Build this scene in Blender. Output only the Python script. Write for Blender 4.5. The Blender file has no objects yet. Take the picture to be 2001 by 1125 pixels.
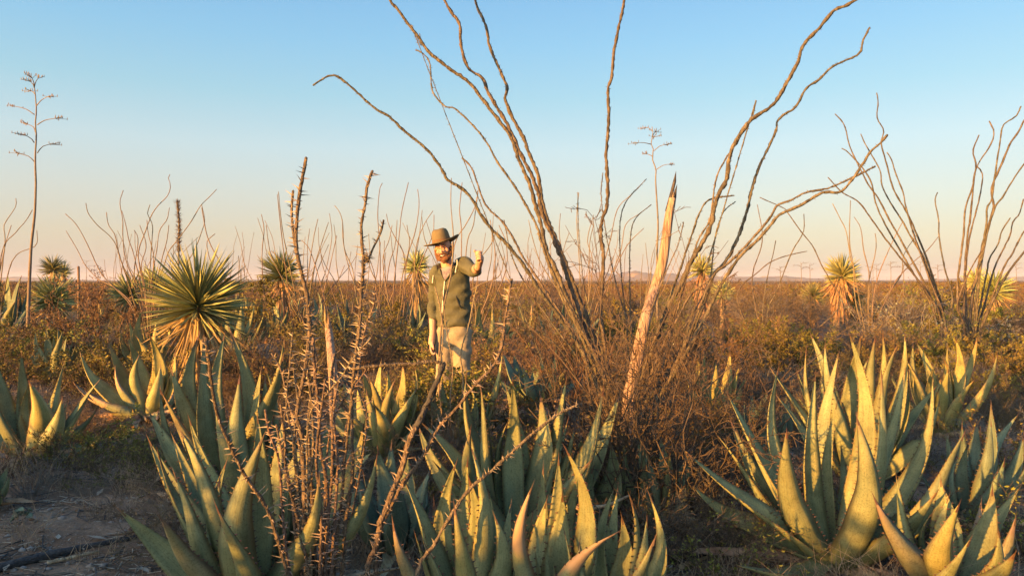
import bpy, math, random, colorsys
import numpy as np
from mathutils import Vector, Matrix

# ------------------------------------------------------------------ camera, sky, sun, exposure
SC = bpy.context.scene
COL = SC.collection
RX = random.Random(11)
NR = np.random.default_rng(5)
CAMZ = 1.35
FPX = 1445.0                       # focal length in photo pixels (2001 wide)
PITCH = 14.5 / FPX

cam_d = bpy.data.cameras.new('camera')
cam = bpy.data.objects.new('camera', cam_d)
COL.objects.link(cam)
cam.location = (0, 0, CAMZ)
cam.rotation_euler = (math.pi / 2 - PITCH, 0, 0)
cam_d.sensor_width = 36
cam_d.lens = 36 * FPX / 2001
cam_d.clip_start = 0.05
cam_d.clip_end = 30000
SC.camera = cam

EXPOSURE = 1.7
SUN_EL = math.radians(7.5)
SUN_DIR = Vector((-0.75, -0.66, 0)).normalized()
SUN_VEC = Vector((SUN_DIR.x * math.cos(SUN_EL), SUN_DIR.y * math.cos(SUN_EL), math.sin(SUN_EL)))


def lin(r, g, b, div=1.0):
    f = lambda c: (c / 255 / 12.92) if c / 255 <= 0.04045 else ((c / 255 + 0.055) / 1.055) ** 2.4
    return (f(r) / div, f(g) / div, f(b) / div, 1)


world = bpy.data.worlds.new('World')
SC.world = world
world.use_nodes = True
wt = world.node_tree
bg = wt.nodes['Background']
sky = wt.nodes.new('ShaderNodeTexSky')
sky.sky_type = 'NISHITA'
sky.sun_disc = False
sky.sun_elevation = SUN_EL
sky.sun_rotation = math.atan2(SUN_DIR.x, SUN_DIR.y)
sky.air_density = 1.0
sky.dust_density = 1.0
sky.ozone_density = 1.5
SKY_STRENGTH = 0.15
tc = wt.nodes.new('ShaderNodeTexCoord')
sep = wt.nodes.new('ShaderNodeSeparateXYZ')
wt.links.new(tc.outputs['Generated'], sep.inputs[0])
ramp = wt.nodes.new('ShaderNodeValToRGB')
wt.links.new(sep.outputs['Z'], ramp.inputs[0])
els = ramp.color_ramp.elements
# (sine of elevation, sky colour seen in the photograph, mean Nishita radiance there): the ramp adds what Nishita lacks in blue and pink
stops = [(0.0, (201, 178, 166), (.48, .39, .18)), (0.02, (215, 197, 178), (.70, .60, .29)), (0.06, (227, 218, 191), (.88, .92, .58)), (0.11, (222, 230, 218), (.77, .98, .82)),
         (0.17, (208, 233, 238), (.59, .86, .91)), (0.235, (177, 222, 239), (.47, .73, .87)), (0.30, (156, 210, 243), (.39, .61, .80)), (0.36, (141, 198, 240), (.33, .54, .74)), (0.6, (118, 172, 228), (.25, .40, .62)), (1.0, (92, 146, 212), (.2, .3, .5))]
NISHITA = 0.18
while len(els) < len(stops):
    els.new(0.5)
for e, (p, c, nn) in zip(els, stops):
    e.position = p
    e.color = tuple(max(0.0, (t_ - NISHITA * q_ * SKY_STRENGTH / 0.10 * 2 ** (EXPOSURE - 1.5))) / (1 - NISHITA) / 2 ** EXPOSURE for t_, q_ in zip(lin(*c)[:3], nn)) + (1,)
scl = wt.nodes.new('ShaderNodeMix'); scl.data_type = 'RGBA'; scl.blend_type = 'MULTIPLY'
scl.inputs[0].default_value = 1.0
scl.inputs[7].default_value = (1 / SKY_STRENGTH,) * 3 + (1,)
wt.links.new(ramp.outputs[0], scl.inputs[6])
mx = wt.nodes.new('ShaderNodeMix'); mx.data_type = 'RGBA'
SUNSIDE = 1.0
dt = wt.nodes.new('ShaderNodeVectorMath'); dt.operation = 'DOT_PRODUCT'
wt.links.new(tc.outputs['Generated'], dt.inputs[0])
dt.inputs[1].default_value = (SUN_DIR.x, SUN_DIR.y, 0)
fr_ = wt.nodes.new('ShaderNodeMapRange'); fr_.interpolation_type = 'SMOOTHSTEP'
fr_.inputs[1].default_value = -0.15; fr_.inputs[2].default_value = 0.85
fr_.inputs[3].default_value = 1 - NISHITA; fr_.inputs[4].default_value = 1 - SUNSIDE
wt.links.new(dt.outputs['Value'], fr_.inputs[0])
wt.links.new(fr_.outputs[0], mx.inputs[0])
wt.links.new(sky.outputs[0], mx.inputs[6])
wt.links.new(scl.outputs[2], mx.inputs[7])
wt.links.new(mx.outputs[2], bg.inputs[0])
bg.inputs[1].default_value = SKY_STRENGTH

sun_d = bpy.data.lights.new('sun', 'SUN')
sun_d.energy = 5.0
sun_d.color = (1.0, 0.46, 0.085)
sun_d.angle = math.radians(0.5)
sun = bpy.data.objects.new('sun', sun_d)
COL.objects.link(sun)
sun.rotation_euler = SUN_VEC.to_track_quat('Z', 'Y').to_euler()

SC.view_settings.view_transform = 'Standard'
SC.view_settings.look = 'None'
SC.view_settings.exposure = EXPOSURE
SC.view_settings.gamma = 1
SC.view_settings.use_curve_mapping = False
SC.cycles.max_bounces = 6
SC.cycles.diffuse_bounces = 3
SC.cycles.transparent_max_bounces = 4

# ------------------------------------------------------------------ helpers
_ca, _sa = math.cos(PITCH), math.sin(PITCH)


def at(px, py, Y):
    """world point on the sight line of a photo pixel at ground distance Y"""
    u = (px - 1000.5) / FPX
    v = (562.5 - py) / FPX
    d = np.array([u, _ca + v * _sa, -_sa + v * _ca])
    k = Y / d[1]
    return np.array([0, 0, CAMZ]) + d * k


def ydist(py):
    return CAMZ * FPX / (py - 548.0)


def gz(x, y):
    x = np.asarray(x, float); y = np.asarray(y, float)
    r = np.hypot(x, y)
    a = 0.035 * np.sin(x * 0.9 + 1.3) * np.cos(y * 0.7 + 0.4) + 0.02 * np.sin(x * 2.3 + y * 1.7) + 0.012 * np.sin(x * 5.1 - y * 4.3)
    far = 0.35 * np.sin(x * 0.021 + 0.6) * np.cos(y * 0.017) - 0.25
    return a * np.clip(30 / (r + 1e-6), 0, 1) + far * np.clip((r - 40) / 200, 0, 1)


def mat(name, cols, scale=6, rough=0.85, bump=0.25, bscale=30, rnd=0.15, stretch=(1, 1, 1), hue=0.02, detail=4, spec=0.25, translucent=0):
    m = bpy.data.materials.new(name)
    m.use_nodes = True
    nt = m.node_tree
    N, L = nt.nodes, nt.links
    b = N['Principled BSDF']
    b.inputs['Roughness'].default_value = rough
    b.inputs['Specular IOR Level'].default_value = spec
    t = N.new('ShaderNodeTexCoord')
    mp = N.new('ShaderNodeMapping')
    mp.inputs['Scale'].default_value = stretch
    L.new(t.outputs['Object'], mp.inputs[0])
    n = N.new('ShaderNodeTexNoise')
    n.inputs['Scale'].default_value = scale
    n.inputs['Detail'].default_value = detail
    n.inputs['Roughness'].default_value = 0.65
    L.new(mp.outputs[0], n.inputs[0])
    r = N.new('ShaderNodeValToRGB')
    L.new(n.outputs[0], r.inputs[0])
    e = r.color_ramp.elements
    while len(e) < len(cols):
        e.new(0.5)
    for i, c in enumerate(cols):
        e[i].position = 0.3 + 0.4 * i / max(1, len(cols) - 1)
        e[i].color = (*c, 1)
    oi = N.new('ShaderNodeObjectInfo')
    hs = N.new('ShaderNodeHueSaturation')
    L.new(r.outputs[0], hs.inputs['Color'])
    mr = N.new('ShaderNodeMapRange')
    mr.inputs[3].default_value = 1 - rnd
    mr.inputs[4].default_value = 1 + rnd
    L.new(oi.outputs['Random'], mr.inputs[0])
    L.new(mr.outputs[0], hs.inputs['Value'])
    mh = N.new('ShaderNodeMath'); mh.operation = 'MULTIPLY'; mh.inputs[1].default_value = 7.31
    fr = N.new('ShaderNodeMath'); fr.operation = 'FRACT'
    L.new(oi.outputs['Random'], mh.inputs[0]); L.new(mh.outputs[0], fr.inputs[0])
    mr2 = N.new('ShaderNodeMapRange')
    mr2.inputs[3].default_value = 0.5 - hue
    mr2.inputs[4].default_value = 0.5 + hue
    L.new(fr.outputs[0], mr2.inputs[0])
    L.new(mr2.outputs[0], hs.inputs['Hue'])
    L.new(hs.outputs[0], b.inputs['Base Color'])
    if bump:
        nb = N.new('ShaderNodeTexNoise')
        nb.inputs['Scale'].default_value = bscale
        nb.inputs['Detail'].default_value = 3
        L.new(mp.outputs[0], nb.inputs[0])
        bu = N.new('ShaderNodeBump')
        bu.inputs['Strength'].default_value = bump
        bu.inputs['Distance'].default_value = 0.02
        L.new(nb.outputs[0], bu.inputs['Height'])
        L.new(bu.outputs[0], b.inputs['Normal'])
    if translucent:
        tr = N.new('ShaderNodeBsdfTranslucent')
        L.new(hs.outputs[0], tr.inputs[0])
        ms = N.new('ShaderNodeMixShader')
        ms.inputs[0].default_value = translucent
        L.new(b.outputs[0], ms.inputs[1]); L.new(tr.outputs[0], ms.inputs[2])
        L.new(ms.outputs[0], N['Material Output'].inputs[0])
    return m


def agave_mat(name, body, body2, tipc, edgec, dry=None):
    """succulent leaf: pigment varies along (v) and across (u) the blade, with fine streaks and bud imprints"""
    m = bpy.data.materials.new(name)
    m.use_nodes = True
    nt = m.node_tree
    N, L = nt.nodes, nt.links
    b = N['Principled BSDF']
    b.inputs['Roughness'].default_value = 0.62
    b.inputs['Specular IOR Level'].default_value = 0.25
    uv = N.new('ShaderNodeUVMap'); uv.uv_map = 'UVMap'
    sp = N.new('ShaderNodeSeparateXYZ'); L.new(uv.outputs[0], sp.inputs[0])
    t = N.new('ShaderNodeTexCoord')
    oi = N.new('ShaderNodeObjectInfo')
    n1 = N.new('ShaderNodeTexNoise'); n1.inputs['Scale'].default_value = 9; n1.inputs['Detail'].default_value = 5
    add = N.new('ShaderNodeVectorMath'); add.operation = 'ADD'
    rv = N.new('ShaderNodeVectorMath'); rv.operation = 'SCALE'; rv.inputs['Scale'].default_value = 37.0
    cb = N.new('ShaderNodeCombineXYZ'); L.new(oi.outputs['Random'], cb.inputs[0]); L.new(oi.outputs['Random'], cb.inputs[2])
    L.new(cb.outputs[0], rv.inputs[0]); L.new(t.outputs['Object'], add.inputs[0]); L.new(rv.outputs[0], add.inputs[1])
    L.new(add.outputs[0], n1.inputs[0])
    mp = N.new('ShaderNodeMapping'); mp.inputs['Scale'].default_value = (26, 2.2, 1); L.new(uv.outputs[0], mp.inputs[0])
    n2 = N.new('ShaderNodeTexNoise'); n2.inputs['Scale'].default_value = 1; n2.inputs['Detail'].default_value = 4; L.new(mp.outputs[0], n2.inputs[0])
    mixn = N.new('ShaderNodeMath'); mixn.operation = 'ADD'; L.new(n1.outputs[0], mixn.inputs[0])
    m2 = N.new('ShaderNodeMath'); m2.operation = 'MULTIPLY_ADD'; m2.inputs[1].default_value = 0.6; m2.inputs[2].default_value = -0.3
    L.new(n2.outputs[0], m2.inputs[0]); L.new(m2.outputs[0], mixn.inputs[1])
    r = N.new('ShaderNodeValToRGB'); L.new(mixn.outputs[0], r.inputs[0])
    r.color_ramp.elements[0].position = 0.36; r.color_ramp.elements[0].color = (*body, 1)
    r.color_ramp.elements[1].position = 0.68; r.color_ramp.elements[1].color = (*body2, 1)
    # speckle
    n3 = N.new('ShaderNodeTexNoise'); n3.inputs['Scale'].default_value = 140; n3.inputs['Detail'].default_value = 2; L.new(add.outputs[0], n3.inputs[0])
    r3 = N.new('ShaderNodeValToRGB'); L.new(n3.outputs[0], r3.inputs[0])
    r3.color_ramp.elements[0].position = 0.33; r3.color_ramp.elements[0].color = (0.72, 0.70, 0.68, 1)
    r3.color_ramp.elements[1].position = 0.5; r3.color_ramp.elements[1].color = (1, 1, 1, 1)
    mu = N.new('ShaderNodeMix'); mu.data_type = 'RGBA'; mu.blend_type = 'MULTIPLY'; mu.inputs[0].default_value = 1
    L.new(r.outputs[0], mu.inputs[6]); L.new(r3.outputs[0], mu.inputs[7])
    # weathering: broad dull blotches and a powdery bloom, different on every leaf
    n4 = N.new('ShaderNodeTexNoise'); n4.inputs['Scale'].default_value = 3.2; n4.inputs['Detail'].default_value = 6; n4.inputs['Roughness'].default_value = 0.7; L.new(add.outputs[0], n4.inputs[0])
    r4 = N.new('ShaderNodeValToRGB'); L.new(n4.outputs[0], r4.inputs[0])
    r4.color_ramp.elements[0].position = 0.34; r4.color_ramp.elements[0].color = (0.66, 0.62, 0.55, 1)
    r4.color_ramp.elements[1].position = 0.62; r4.color_ramp.elements[1].color = (1.12, 1.12, 1.10, 1)
    mu2 = N.new('ShaderNodeMix'); mu2.data_type = 'RGBA'; mu2.blend_type = 'MULTIPLY'; mu2.inputs[0].default_value = 1
    L.new(mu.outputs[2], mu2.inputs[6]); L.new(r4.outputs[0], mu2.inputs[7])
    mu = mu2
    # margins
    ab = N.new('ShaderNodeMath'); ab.operation = 'SUBTRACT'; ab.inputs[1].default_value = 0.5; L.new(sp.outputs[0], ab.inputs[0])
    ab2 = N.new('ShaderNodeMath'); ab2.operation = 'ABSOLUTE'; L.new(ab.outputs[0], ab2.inputs[0])
    er = N.new('ShaderNodeMapRange'); er.inputs[1].default_value = 0.40; er.inputs[2].default_value = 0.5; L.new(ab2.outputs[0], er.inputs[0])
    em = N.new('ShaderNodeMix'); em.data_type = 'RGBA'; L.new(er.outputs[0], em.inputs[0]); L.new(mu.outputs[2], em.inputs[6]); em.inputs[7].default_value = (*edgec, 1)
    # dry tip, its start differs from leaf to leaf
    tn = N.new('ShaderNodeMath'); tn.operation = 'MULTIPLY_ADD'; tn.inputs[1].default_value = 0.22; L.new(n1.outputs[0], tn.inputs[0]); L.new(sp.outputs[1], tn.inputs[2])
    st = N.new('ShaderNodeMapRange'); st.inputs[3].default_value = 0.97; st.inputs[4].default_value = 1.15; L.new(oi.outputs['Random'], st.inputs[0])
    if dry is not None:
        st.inputs[3].default_value = dry; st.inputs[4].default_value = dry + 0.08
    sb = N.new('ShaderNodeMath'); sb.operation = 'SUBTRACT'; L.new(tn.outputs[0], sb.inputs[0]); L.new(st.outputs[0], sb.inputs[1])
    tr = N.new('ShaderNodeMapRange'); tr.inputs[1].default_value = 0.0; tr.inputs[2].default_value = 0.09; L.new(sb.outputs[0], tr.inputs[0])
    tm = N.new('ShaderNodeMix'); tm.data_type = 'RGBA'; L.new(tr.outputs[0], tm.inputs[0]); L.new(em.outputs[2], tm.inputs[6]); tm.inputs[7].default_value = (*tipc, 1)
    hs = N.new('ShaderNodeHueSaturation'); L.new(tm.outputs[2], hs.inputs['Color'])
    mr = N.new('ShaderNodeMapRange'); mr.inputs[3].default_value = 0.82; mr.inputs[4].default_value = 1.16; L.new(oi.outputs['Random'], mr.inputs[0]); L.new(mr.outputs[0], hs.inputs['Value'])
    L.new(hs.outputs[0], b.inputs['Base Color'])
    bu = N.new('ShaderNodeBump'); bu.inputs['Strength'].default_value = 0.35; bu.inputs['Distance'].default_value = 0.004
    L.new(n2.outputs[0], bu.inputs['Height']); L.new(bu.outputs[0], b.inputs['Normal'])
    return m


M = {}
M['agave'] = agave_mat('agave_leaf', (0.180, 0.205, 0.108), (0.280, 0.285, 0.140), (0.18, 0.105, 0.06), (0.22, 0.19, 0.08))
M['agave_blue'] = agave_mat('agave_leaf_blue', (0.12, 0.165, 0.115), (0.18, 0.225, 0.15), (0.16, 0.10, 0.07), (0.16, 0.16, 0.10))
M['agave_lit_yellow'] = agave_mat('agave_leaf_lit_yellow', (0.24, 0.235, 0.09), (0.35, 0.31, 0.125), (0.28, 0.17, 0.09), (0.34, 0.26, 0.12))  # lighter, yellower copy: sunlight put into the colour; faded plants use it too
M['agave_red'] = agave_mat('agave_leaf_reddened', (0.21, 0.20, 0.105), (0.27, 0.23, 0.13), (0.19, 0.13, 0.085), (0.19, 0.135, 0.08), dry=0.86)
M['agave_half'] = agave_mat('agave_leaf_half_dried', (0.22, 0.25, 0.13), (0.30, 0.28, 0.15), (0.36, 0.25, 0.15), (0.28, 0.19, 0.10), dry=0.62)
M['agave_dead'] = mat('dead_agave_leaf', [(0.26, 0.15, 0.08), (0.42, 0.27, 0.15), (0.50, 0.36, 0.22)], 12, stretch=(1, 1, 1), bump=0.5, bscale=25)
M['spine'] = mat('agave_spine', [(0.07, 0.04, 0.03), (0.14, 0.08, 0.05)], 20, rough=0.5, bump=0)
M['yucca'] = mat('yucca_leaf', [(0.20, 0.215, 0.08), (0.33, 0.315, 0.125)], 3, rough=0.6, bump=0, rnd=0.3, hue=0.025, spec=0.3)
M['yucca_dead'] = mat('yucca_dead_leaf', [(0.30, 0.17, 0.08), (0.44, 0.28, 0.14)], 8, bump=0.2, rnd=0.2)
M['yucca_trunk'] = mat('yucca_trunk', [(0.16, 0.10, 0.06), (0.33, 0.22, 0.13)], 14, bump=0.8, bscale=30)
M['cane'] = mat('ocotillo_bark', [(0.050, 0.041, 0.033), (0.11, 0.088, 0.064), (0.20, 0.158, 0.112)], 22, bump=0.9, bscale=60, stretch=(1, 1, 0.5))
M['cane_far'] = mat('ocotillo_bark_far', [(0.14, 0.10, 0.07), (0.22, 0.16, 0.10)], 6, bump=0)
M['cane_near'] = mat('thorny_bark', [(0.06, 0.046, 0.036), (0.14, 0.10, 0.068), (0.25, 0.18, 0.12)], 45, bump=0.9, bscale=110, stretch=(1, 1, 0.6))
M['thorn'] = mat('thorn', [(0.26, 0.19, 0.13), (0.40, 0.31, 0.22)], 30, rough=0.6, bump=0)
M['thorn_dark'] = mat('thorn_weathered', [(0.10, 0.075, 0.055), (0.2, 0.15, 0.1)], 30, rough=0.6, bump=0)
M['dark_wood'] = mat('weathered_dark_wood', [(0.035, 0.032, 0.032), (0.09, 0.08, 0.075)], 18, bump=0.9, bscale=50)
M['stalk'] = mat('flower_stalk', [(0.13, 0.10, 0.075), (0.21, 0.165, 0.12)], 10, bump=0.2)
M['pale_wood'] = mat('pale_dead_wood', [(0.13, 0.085, 0.052), (0.35, 0.25, 0.16), (0.46, 0.36, 0.25)], 9, bump=0.9, bscale=22, stretch=(3, 3, 0.35), detail=6)
M['charred'] = mat('charred_wood', [(0.03, 0.025, 0.025), (0.12, 0.10, 0.09)], 30, bump=0.8)
M['twig_brown'] = mat('brown_twig', [(0.10, 0.072, 0.048), (0.19, 0.138, 0.09)], 14, bump=0, rnd=0.25, hue=0.015)
M['twig_red'] = mat('reddish_twig', [(0.115, 0.070, 0.044), (0.205, 0.128, 0.078)], 10, bump=0, rnd=0.25, hue=0.015)
M['twig_dark'] = mat('dark_twig', [(0.055, 0.038, 0.028), (0.14, 0.092, 0.06)], 14, bump=0, rnd=0.2)
M['twig_grey'] = mat('grey_twig', [(0.13, 0.11, 0.095), (0.22, 0.19, 0.16)], 14, bump=0, rnd=0.25)
M['creosote'] = mat('creosote_leaf', [(0.095, 0.092, 0.019), (0.23, 0.19, 0.036)], 5, rough=0.6, bump=0, rnd=0.3, hue=0.03)
M['rust_leaf'] = mat('rusty_leaf', [(0.115, 0.075, 0.034), (0.21, 0.135, 0.058)], 5, rough=0.7, bump=0, rnd=0.25, hue=0.02)
M['sage'] = mat('sage_leaf', [(0.13, 0.14, 0.11), (0.21, 0.22, 0.17)], 6, rough=0.8, bump=0, rnd=0.2)
M['grass'] = mat('dry_grass', [(0.26, 0.19, 0.11), (0.42, 0.33, 0.20)], 1.5, rough=0.8, bump=0)
M['litter'] = mat('ground_litter', [(0.11, 0.08, 0.06), (0.34, 0.27, 0.20), (0.42, 0.35, 0.27)], 2.5, bump=0.2)
M['pebble'] = mat('pebbles', [(0.22, 0.17, 0.14), (0.36, 0.30, 0.26)], 4, bump=0.3)


class MB:
    """collects vertices and faces, then links ONE mesh object"""

    def __init__(s):
        s.V, s.F, s.n = [], [], 0
        s.U = []

    def add(s, v, f, mi=0, smooth=True, uv=None):
        v = np.asarray(v, float).reshape(-1, 3)
        s.V.append(v)
        s.U.append(np.zeros((len(v), 2)) if uv is None else np.asarray(uv, float))
        for ff in (f if isinstance(f, list) else [f]):
            ff = np.asarray(ff, np.int64)
            if len(ff):
                s.F.append((ff + s.n, mi, smooth))
        s.n += len(v)

    def mesh(s, name, mats, off=None):
        me = bpy.data.meshes.new(name)
        V = np.concatenate(s.V) if s.V else np.zeros((0, 3))
        U = np.concatenate(s.U) if s.U else np.zeros((0, 2))
        if off is not None:
            V = V - np.asarray(off)
        me.vertices.add(len(V))
        me.vertices.foreach_set('co', V.astype(np.float32).ravel())
        loops = np.concatenate([f.ravel() for f, _, _ in s.F]).astype(np.int32)
        tot = np.concatenate([np.full(len(f), f.shape[1]) for f, _, _ in s.F]).astype(np.int32)
        mi = np.concatenate([np.full(len(f), m) for f, m, _ in s.F]).astype(np.int32)
        sm = np.concatenate([np.full(len(f), q) for f, _, q in s.F])
        st = (np.cumsum(tot) - tot).astype(np.int32)
        me.loops.add(len(loops))
        me.loops.foreach_set('vertex_index', loops)
        me.polygons.add(len(tot))
        me.polygons.foreach_set('loop_start', st)
        me.polygons.foreach_set('material_index', mi)
        me.polygons.foreach_set('use_smooth', sm)
        if U.any():
            ul = me.uv_layers.new(name='UVMap')
            ul.data.foreach_set('uv', U[loops].astype(np.float32).ravel())
        for m in mats:
            me.materials.append(m)
        me.update(calc_edges=True)
        return me

    def build(s, name, mats, parent=None, loc=None, off=None, kind=None):
        mats = mats if isinstance(mats, (list, tuple)) else [mats]
        return link(name, s.mesh(name, mats, off), parent, loc, kind)


def link(name, me, parent=None, loc=None, kind=None):
    o = bpy.data.objects.new(name, me)
    COL.objects.link(o)
    if parent is not None:
        o.parent = parent
    if loc is not None:
        o.location = loc
    if kind:
        o['kind'] = kind
    return o


def thing(name, label, cat, loc, group=None):
    o = bpy.data.objects.new(name, None)
    o.empty_display_size = 0.2
    COL.objects.link(o)
    o.location = loc
    o['label'] = label
    o['category'] = cat
    if group:
        o['group'] = group
    return o


def tag(o, label, cat, group=None):
    o['label'] = label; o['category'] = cat
    if group:
        o['group'] = group
    return o


def nrm(a):
    a = np.asarray(a, float)
    return a / (np.linalg.norm(a, axis=-1, keepdims=True) + 1e-9)


def catmull(P, sub=4):
    P = np.asarray(P, float)
    if len(P) < 3:
        t = np.linspace(0, 1, sub + 1)[:, None]
        return P[0] * (1 - t) + P[-1] * t
    Q = np.vstack([2 * P[0] - P[1], P, 2 * P[-1] - P[-2]])
    out = []
    for i in range(1, len(Q) - 2):
        p0, p1, p2, p3 = Q[i - 1], Q[i], Q[i + 1], Q[i + 2]
        for k in range(sub):
            t = k / sub
            out.append(0.5 * (2 * p1 + (p2 - p0) * t + (2 * p0 - 5 * p1 + 4 * p2 - p3) * t * t + (3 * p1 - p0 - 3 * p2 + p3) * t ** 3))
    out.append(P[-1])
    return np.array(out)


def frames(P):
    T = nrm(np.gradient(P, axis=0))
    S = np.zeros_like(P)
    ref = np.array([1.0, 0, 0]) if abs(T[0, 0]) < 0.8 else np.array([0, 1.0, 0])
    s = nrm(np.cross(T[0], ref))
    for i in range(len(P)):
        s = s - T[i] * np.dot(s, T[i])
        s = nrm(s)
        S[i] = s
    return T, S, np.cross(T, S)


def tube(mb, P, R, sides=6, mi=0, jit=0.0, smooth=True, cap=True, rib=0.0):
    P = np.asarray(P, float)
    n = len(P)
    R = np.broadcast_to(np.asarray(R, float), (n,)).astype(float)
    T, S, B = frames(P)
    a = np.arange(sides) * 2 * math.pi / sides
    rr = R[:, None] * (1 + (NR.random((n, sides)) - 0.5) * 2 * jit)
    if rib:                                     # long weathered grooves running up the wood
        zz = np.linspace(0, 1, n)[:, None]
        rr = rr * (1 + rib * (np.sin(5 * a[None] + 3 * zz) * 0.5 + np.sin(9 * a[None] - 5 * zz + 1) * 0.5 - 0.8 * (np.sin(7 * a[None] + 2 * np.sin(6 * zz)) > 0.88)))
    V = P[:, None, :] + rr[..., None] * (S[:, None, :] * np.cos(a)[None, :, None] + B[:, None, :] * np.sin(a)[None, :, None])
    V = V.reshape(-1, 3)
    i = np.arange(n - 1)[:, None] * sides
    j = np.arange(sides)[None, :]
    k = (j + 1) % sides
    F = np.stack([i + j, i + k, i + sides + k, i + sides + j], -1).reshape(-1, 4)
    fs = [F]
    if cap:
        V = np.vstack([V, P[0] - T[0] * R[0] * 0.4, P[-1] + T[-1] * R[-1] * 0.8])
        c0, c1 = n * sides, n * sides + 1
        jj = np.arange(sides)
        kk = (jj + 1) % sides
        fs.append(np.stack([np.full(sides, c0), kk, jj], -1))
        b = (n - 1) * sides
        fs.append(np.stack([np.full(sides, c1), b + jj, b + kk], -1))
    mb.add(V, fs, mi, smooth)
    return T, S, B


def pyramids(mb, base, d, L, r, mi=0):
    """three sided spikes"""
    base = np.asarray(base, float); d = nrm(d)
    n = len(base)
    if not n:
        return
    ref = np.where(np.abs(d[:, 2:3]) < 0.8, np.array([[0, 0, 1.0]]), np.array([[1.0, 0, 0]]))
    s = nrm(np.cross(d, ref)); b = np.cross(d, s)
    L = np.broadcast_to(L, (n,))[:, None]; r = np.broadcast_to(r, (n,))[:, None]
    v = []
    for k in range(3):
        a = k * 2 * math.pi / 3
        v.append(base + r * (s * math.cos(a) + b * math.sin(a)))
    v.append(base + d * L)
    V = np.stack(v, 1).reshape(-1, 3)
    i = np.arange(n)[:, None] * 4
    F = np.concatenate([i + np.array([[0, 1, 3]]), i + np.array([[1, 2, 3]]), i + np.array([[2, 0, 3]])])
    mb.add(V, F, mi, False)


def prisms(mb, p0, p1, r0, r1, mi=0):
    """three sided sticks, many at once"""
    p0 = np.asarray(p0, float); p1 = np.asarray(p1, float)
    n = len(p0)
    d = nrm(p1 - p0)
    ref = np.where(np.abs(d[:, 2:3]) < 0.8, np.array([[0, 0, 1.0]]), np.array([[1.0, 0, 0]]))
    s = nrm(np.cross(d, ref)); b = np.cross(d, s)
    r0 = np.broadcast_to(r0, (n,))[:, None]; r1 = np.broadcast_to(r1, (n,))[:, None]
    v = []
    for p, r in ((p0, r0), (p1, r1)):
        for k in range(3):
            a = k * 2 * math.pi / 3
            v.append(p + r * (s * math.cos(a) + b * math.sin(a)))
    V = np.stack(v, 1).reshape(-1, 3)
    i = np.arange(n)[:, None] * 6
    F = np.concatenate([i + np.array([[0, 1, 4, 3]]), i + np.array([[1, 2, 5, 4]]), i + np.array([[2, 0, 3, 5]])])
    mb.add(V, F, mi, True)


def leaflets(mb, c, size, mi=1, aspect=0.55):
    """small folded leaf diamonds scattered at points c"""
    n = len(c)
    d = nrm(NR.normal(size=(n, 3)) + np.array([0, 0, 0.5]))
    s = nrm(np.cross(d, NR.normal(size=(n, 3))))
    L = (np.broadcast_to(size, (n,)) * NR.uniform(0.6, 1.3, n))[:, None]
    nn = np.cross(d, s)
    V = np.stack([c, c + d * L * 0.5 + s * L * aspect * 0.5 + nn * L * 0.12, c + d * L, c + d * L * 0.5 - s * L * aspect * 0.5 + nn * L * 0.12], 1).reshape(-1, 3)
    i = np.arange(n)[:, None] * 4
    F = np.concatenate([i + np.array([[0, 1, 2]]), i + np.array([[0, 2, 3]])])
    mb.add(V, F, mi, False)


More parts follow.
